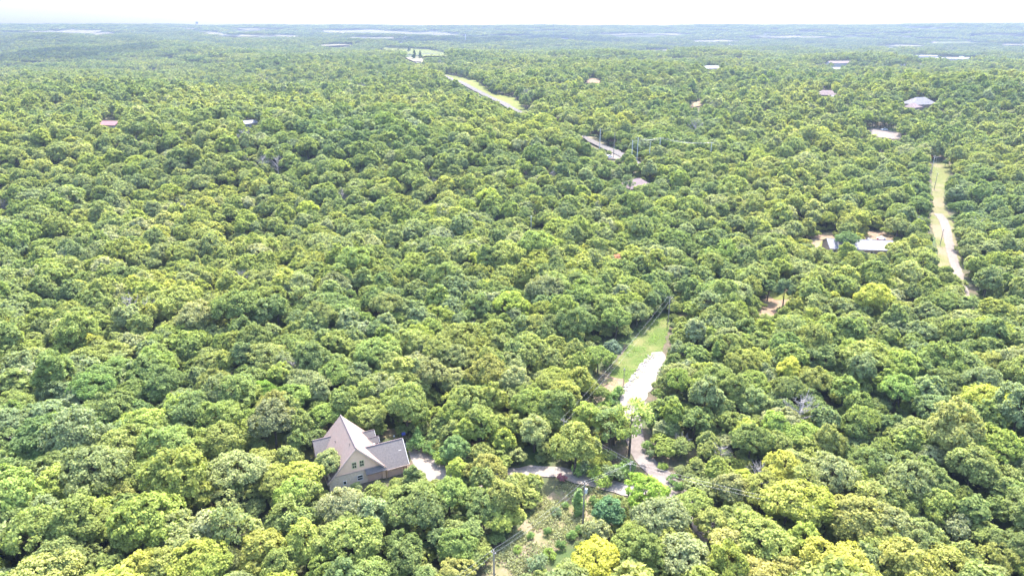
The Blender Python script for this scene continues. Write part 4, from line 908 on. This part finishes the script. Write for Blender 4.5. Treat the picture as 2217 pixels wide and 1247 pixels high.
for i, (tp, h, lab, tw) in enumerate((((1382,298), 16, 'pale power pole with twin arms near the highway', True), ((1430,298), 16, 'pale power pole with single arm over the dark oaks', False), ((1370,304), 14, 'pale power pole with arms beside the twin-armed pole', True), ((1541,309), 14, 'pale power pole before the long dark tree shade', False), ((1300,280), 15, 'thin pole with crossarm in the shade along the highway', False), ((1331,288), 15, 'tall dark pole beside the rust-brown sign frame', False), ((1408,308), 12, 'short pale pole between two taller ones', False), ((1150,468), 9, 'pale pole beside a small sunlit grass patch', False), ((1222,436), 10, 'pole among the dark oaks beyond the sunlit patch', False))):
    q = pole(tp, h, lab, 1.5, .1, rad=.22 if i != 5 else .2, m='galvanised' if i not in (5,) else 'pole_wood', twin=tw)
    SEE.append(([(0,0),(1,0),(0,1)], 0))
    if i in (0, 1, 3):
        if i: wires(prev, q, 'long pale wires strung before the dark oaks by the highway' if i == 1 else 'long pale wires running on beyond the single-armed pole', 1.5, .05)
        prev = q

# ------------------------------------------------------------------ vehicles, yard things, sign frame, masts
def car(px, m, label, rz, truck=False):
    p = at(*px); t = thing('parked_car' if not truck else 'parked_pickup', (p.x, p.y, float(hgt(p.x, p.y))+.35), label, 'car' if not truck else 'pickup', rz)
    b = MB().prism([(-2.3,.35),(2.25,.35),(2.3,.7),(2.1,.95),(.95,1.02),(-2.2,1.02),(-2.3,.8)], 'x', 'y', -.9, .9).build('body', m, t)
    if truck: cb = MB().prism([(-.5,1.0),(1.2,1.0),(.75,1.65),(-.35,1.65)], 'x', 'y', -.78, .78).build('cabin', 'glass_dark', t); MB().box((-.3,-.76,1.62),(.7,.76,1.7)).build('roof', m, t)
    else: cb = MB().prism([(-2.0,1.0),(1.2,1.0),(.5,1.5),(-1.5,1.5)], 'x', 'y', -.78, .78).build('cabin', 'glass_dark', t); MB().box((-1.45,-.75,1.47),(.45,.75,1.55)).build('roof', m, t)
    for x in (-1.4, 1.4):
        for y in (-.85, .85):
            w_ = MB().tube([(x,y-.11,.33),(x,y+.11,.33)], .33, 12).build('wheel', 'tyre', t); MB().tube([(x,y-.12,.33),(x,y+.12,.33)], .18, 8).build('rim', 'galvanised', w_)
    for y in (-.65, .65): MB().box((2.26,y-.18,.68),(2.33,y+.18,.82)).build('headlight', 'insulator', t)
    return t
car((2018.5,345.5), 'car_red', 'dark red car parked at the end of the straight lane', .5)
car((2032,346.5), 'car_dark', 'dark car parked beside the pale pole at the lane end', .05)
car((1914,283.5), 'car_white', 'white pickup parked on the gravel lot among the trees', .1, True)
car((1880,527.5), 'car_white', 'white pickup parked behind the grey metal roof', .3, True)
car((1318,343), 'car_white', 'white car on the small lot by the highway', .6)
p = at(1907,522); t = thing('play_tent', (p.x, p.y, float(hgt(p.x, p.y))), 'small red and white play tent in the littered yard', 'tent', .3)
MB().box((-1.2,-1.2,0),(1.2,1.2,1.3)).build('side', 'red_vinyl', t); MB().add([(-1.4,-1.4,1.3),(1.4,-1.4,1.3),(1.4,1.4,1.3),(-1.4,1.4,1.3),(0,0,2.2)], [(0,1,4),(1,2,4),(2,3,4),(3,0,4),(0,3,2,1)]).build('canopy', 'white_vinyl', t)
p = at(1867,528); t = thing('play_slide', (p.x, p.y, float(hgt(p.x, p.y))), 'yellow plastic play slide beside the white pickup', 'slide', .4)
MB().slab([(-1.6,-.4,.3),(1.2,-.4,1.7),(1.2,.4,1.7),(-1.6,.4,.3)], .12).build('chute', 'yellow_vinyl', t); MB().box((1.2,-.45,0),(1.8,.45,1.75)).build('ladder', 'yellow_vinyl', t)
p = at(1890,540, 4.4)
p = at(1323,313); t = thing('sign_frame', (p.x, p.y, float(hgt(p.x, p.y))), 'rust-brown lattice sign frame beside the highway', 'sign', -.1)
for x in (-1.7, 1.7): MB().box((x-.12,-.12,-1),(x+.12,.12,7.2)).build('post', 'rust', t)
for z in (1.2, 2.7, 4.2, 5.7, 7.0): MB().box((-1.8,-.08,z-.14),(1.8,.08,z+.14)).build('rail', 'rust', t)
for z in (1.3, 2.8, 4.3): MB().tube([(-1.7,.05,z),(1.7,.05,z+1.4)], .09, 5).build('brace', 'rust', t)
MB().box((-1.6,-.2,5.8),(1.6,-.09,6.9)).build('panel', 'rust', t)
def mast(px, top_py, label, wd_, white_base=False):
    p = at(*px); z = float(hgt(p.x, p.y)); r_ = ray(px[0], top_py); D = math.hypot(p.x, p.y); h = CAM_H+r_[2]*D/math.hypot(r_[0], r_[1])-z
    t = thing('radio_mast', (p.x, p.y, z), label, 'mast')
    P = [(math.cos(a)*wd_, math.sin(a)*wd_) for a in (1.57, 3.66, 5.76)]
    for q in P: MB().tube([(q[0],q[1],0),(q[0],q[1],h)], wd_*.13, 5).build('leg', 'mast_paint', t)
    br = MB(); k = int(h/(wd_*2.4))
    for i in range(k):
        for j in range(3):
            a_, b_ = P[j], P[(j+1) % 3]
            br.tube([(a_[0],a_[1],h*i/k),(b_[0],b_[1],h*(i+1)/k)], wd_*.07, 4, False)
    br.build('bracing', 'mast_paint', t)
    for f in (1.0, .93, .64, .5): MB().tube([(wd_*1.2,0,h*f-2.5),(wd_*1.2,0,h*f)], wd_*.55, 8).build('antenna', 'white_vinyl' if white_base else 'mast_paint', t)
    if white_base: MB().tube([(0,0,0),(0,0,h*.24)], wd_*.95, 8).build('base_section', 'white_vinyl', t)
    gw = MB()
    for a in (.5, 2.6, 4.7):
        for f in (.35, .65, .95): gw.tube([(0,0,h*f),(math.cos(a)*h*.5,math.sin(a)*h*.5,0)], .08, 3, False)
    gw.build('guy_wires', 'wire', t)
    return h
print('masts', mast((1198,86), 13, 'tall thin radio mast behind the dark tree belt', 2.2), mast((1008,94), 11, 'radio mast with white lower section before the far fields', 1.2, True), mast((938,78), 44, 'small thin radio mast on the far plain', 1.6))
q_ = ray(427, 56); p = Vector((q_[0]/q_[1]*5900, 5900, 0)); z = float(hgt(p.x, p.y)); D = math.hypot(p.x, p.y); rr = ray(427, 47.5); h = max(20, CAM_H+rr[2]*D/math.hypot(rr[0], rr[1])-z)
t = thing('water_tower', (p.x, p.y, z), 'tiny water tower on the horizon ridge', 'water tower')
wd_ = D*5/FPX
MB().tube([(0,0,h*.62),(0,0,h*.7),(0,0,h*.92),(0,0,h)], [wd_*.3, wd_*.5, wd_*.5, wd_*.12], 14).build('tank', 'roof_slate', t)
for a in range(4): MB().tube([(math.cos(a*1.571+.78)*wd_*.42, math.sin(a*1.571+.78)*wd_*.42, 0),(math.cos(a*1.571+.78)*wd_*.36, math.sin(a*1.571+.78)*wd_*.36, h*.66)], wd_*.05, 6).build('leg', 'roof_slate', t)

# ------------------------------------------------------------------ fair weather clouds above the view; they shade two far stretches of wood
def cloud(px, sx, sy, seed):
    g = at(*px); hz = 1100.; c = g+Vector(to_sun)*(hz-g.z)/to_sun.z
    r = random.Random(seed); bm = bmesh.new()
    for i in range(34):
        x = r.uniform(-1, 1); y = r.uniform(-1, 1)
        if x*x+y*y > 1: continue
        s = r.uniform(.3, .5)*(1.15-.5*math.hypot(x, y))
        bmesh.ops.create_icosphere(bm, subdivisions=3, radius=1, matrix=Matrix.Translation((x*sx*.7, y*sy*.7, s*60))@Matrix.Diagonal((s*sx, s*sy, 70*s+25, 1)))
    for v in bm.verts:
        k = .09*min(sx, sy); v.co += Vector((math.sin(v.co.x*.03+v.co.y*.05), math.cos(v.co.y*.04), math.sin(v.co.x*.05)))*k*.6
    me = bpy.data.meshes.new('cloud'); bm.to_mesh(me); bm.free(); me.polygons.foreach_set('use_smooth', [True]*len(me.polygons))
    o = struct(link('cloud', me, 'cloud_white')); o.location = c
cloud((170,124), 250, 400, 1); cloud((960,91), 420, 420, 2); cloud((1220,92), 480, 360, 3)

# ------------------------------------------------------------------ haze
hz = MB().box((-6700, -6700, -60), (6700, 6700, 262)); me = hz.mesh('haze')
m = bpy.data.materials.new('haze'); m.use_nodes = True; t = m.node_tree; t.nodes.clear()
o_ = t.nodes.new('ShaderNodeOutputMaterial'); pv = t.nodes.new('ShaderNodeVolumePrincipled')
pv.inputs['Color'].default_value = (.150, .190, .262, 1); pv.inputs['Density'].default_value = 2.3e-4; pv.inputs['Anisotropy'].default_value = .25
for k in ('Density Attribute', 'Color Attribute', 'Temperature Attribute'):
    if k in pv.inputs: pv.inputs[k].default_value = ''
t.links.new(pv.outputs[0], o_.inputs['Volume'])
try: m.cycles.homogeneous_volume = True
except Exception: pass
try: m.volume_intersection_method = 'FAST'
except Exception: pass
MATS['haze'] = m; ho = link('haze', me, 'haze'); struct(ho, 'stuff'); ho['label'] = 'pale blue summer haze over the far woods'; ho['category'] = 'haze'
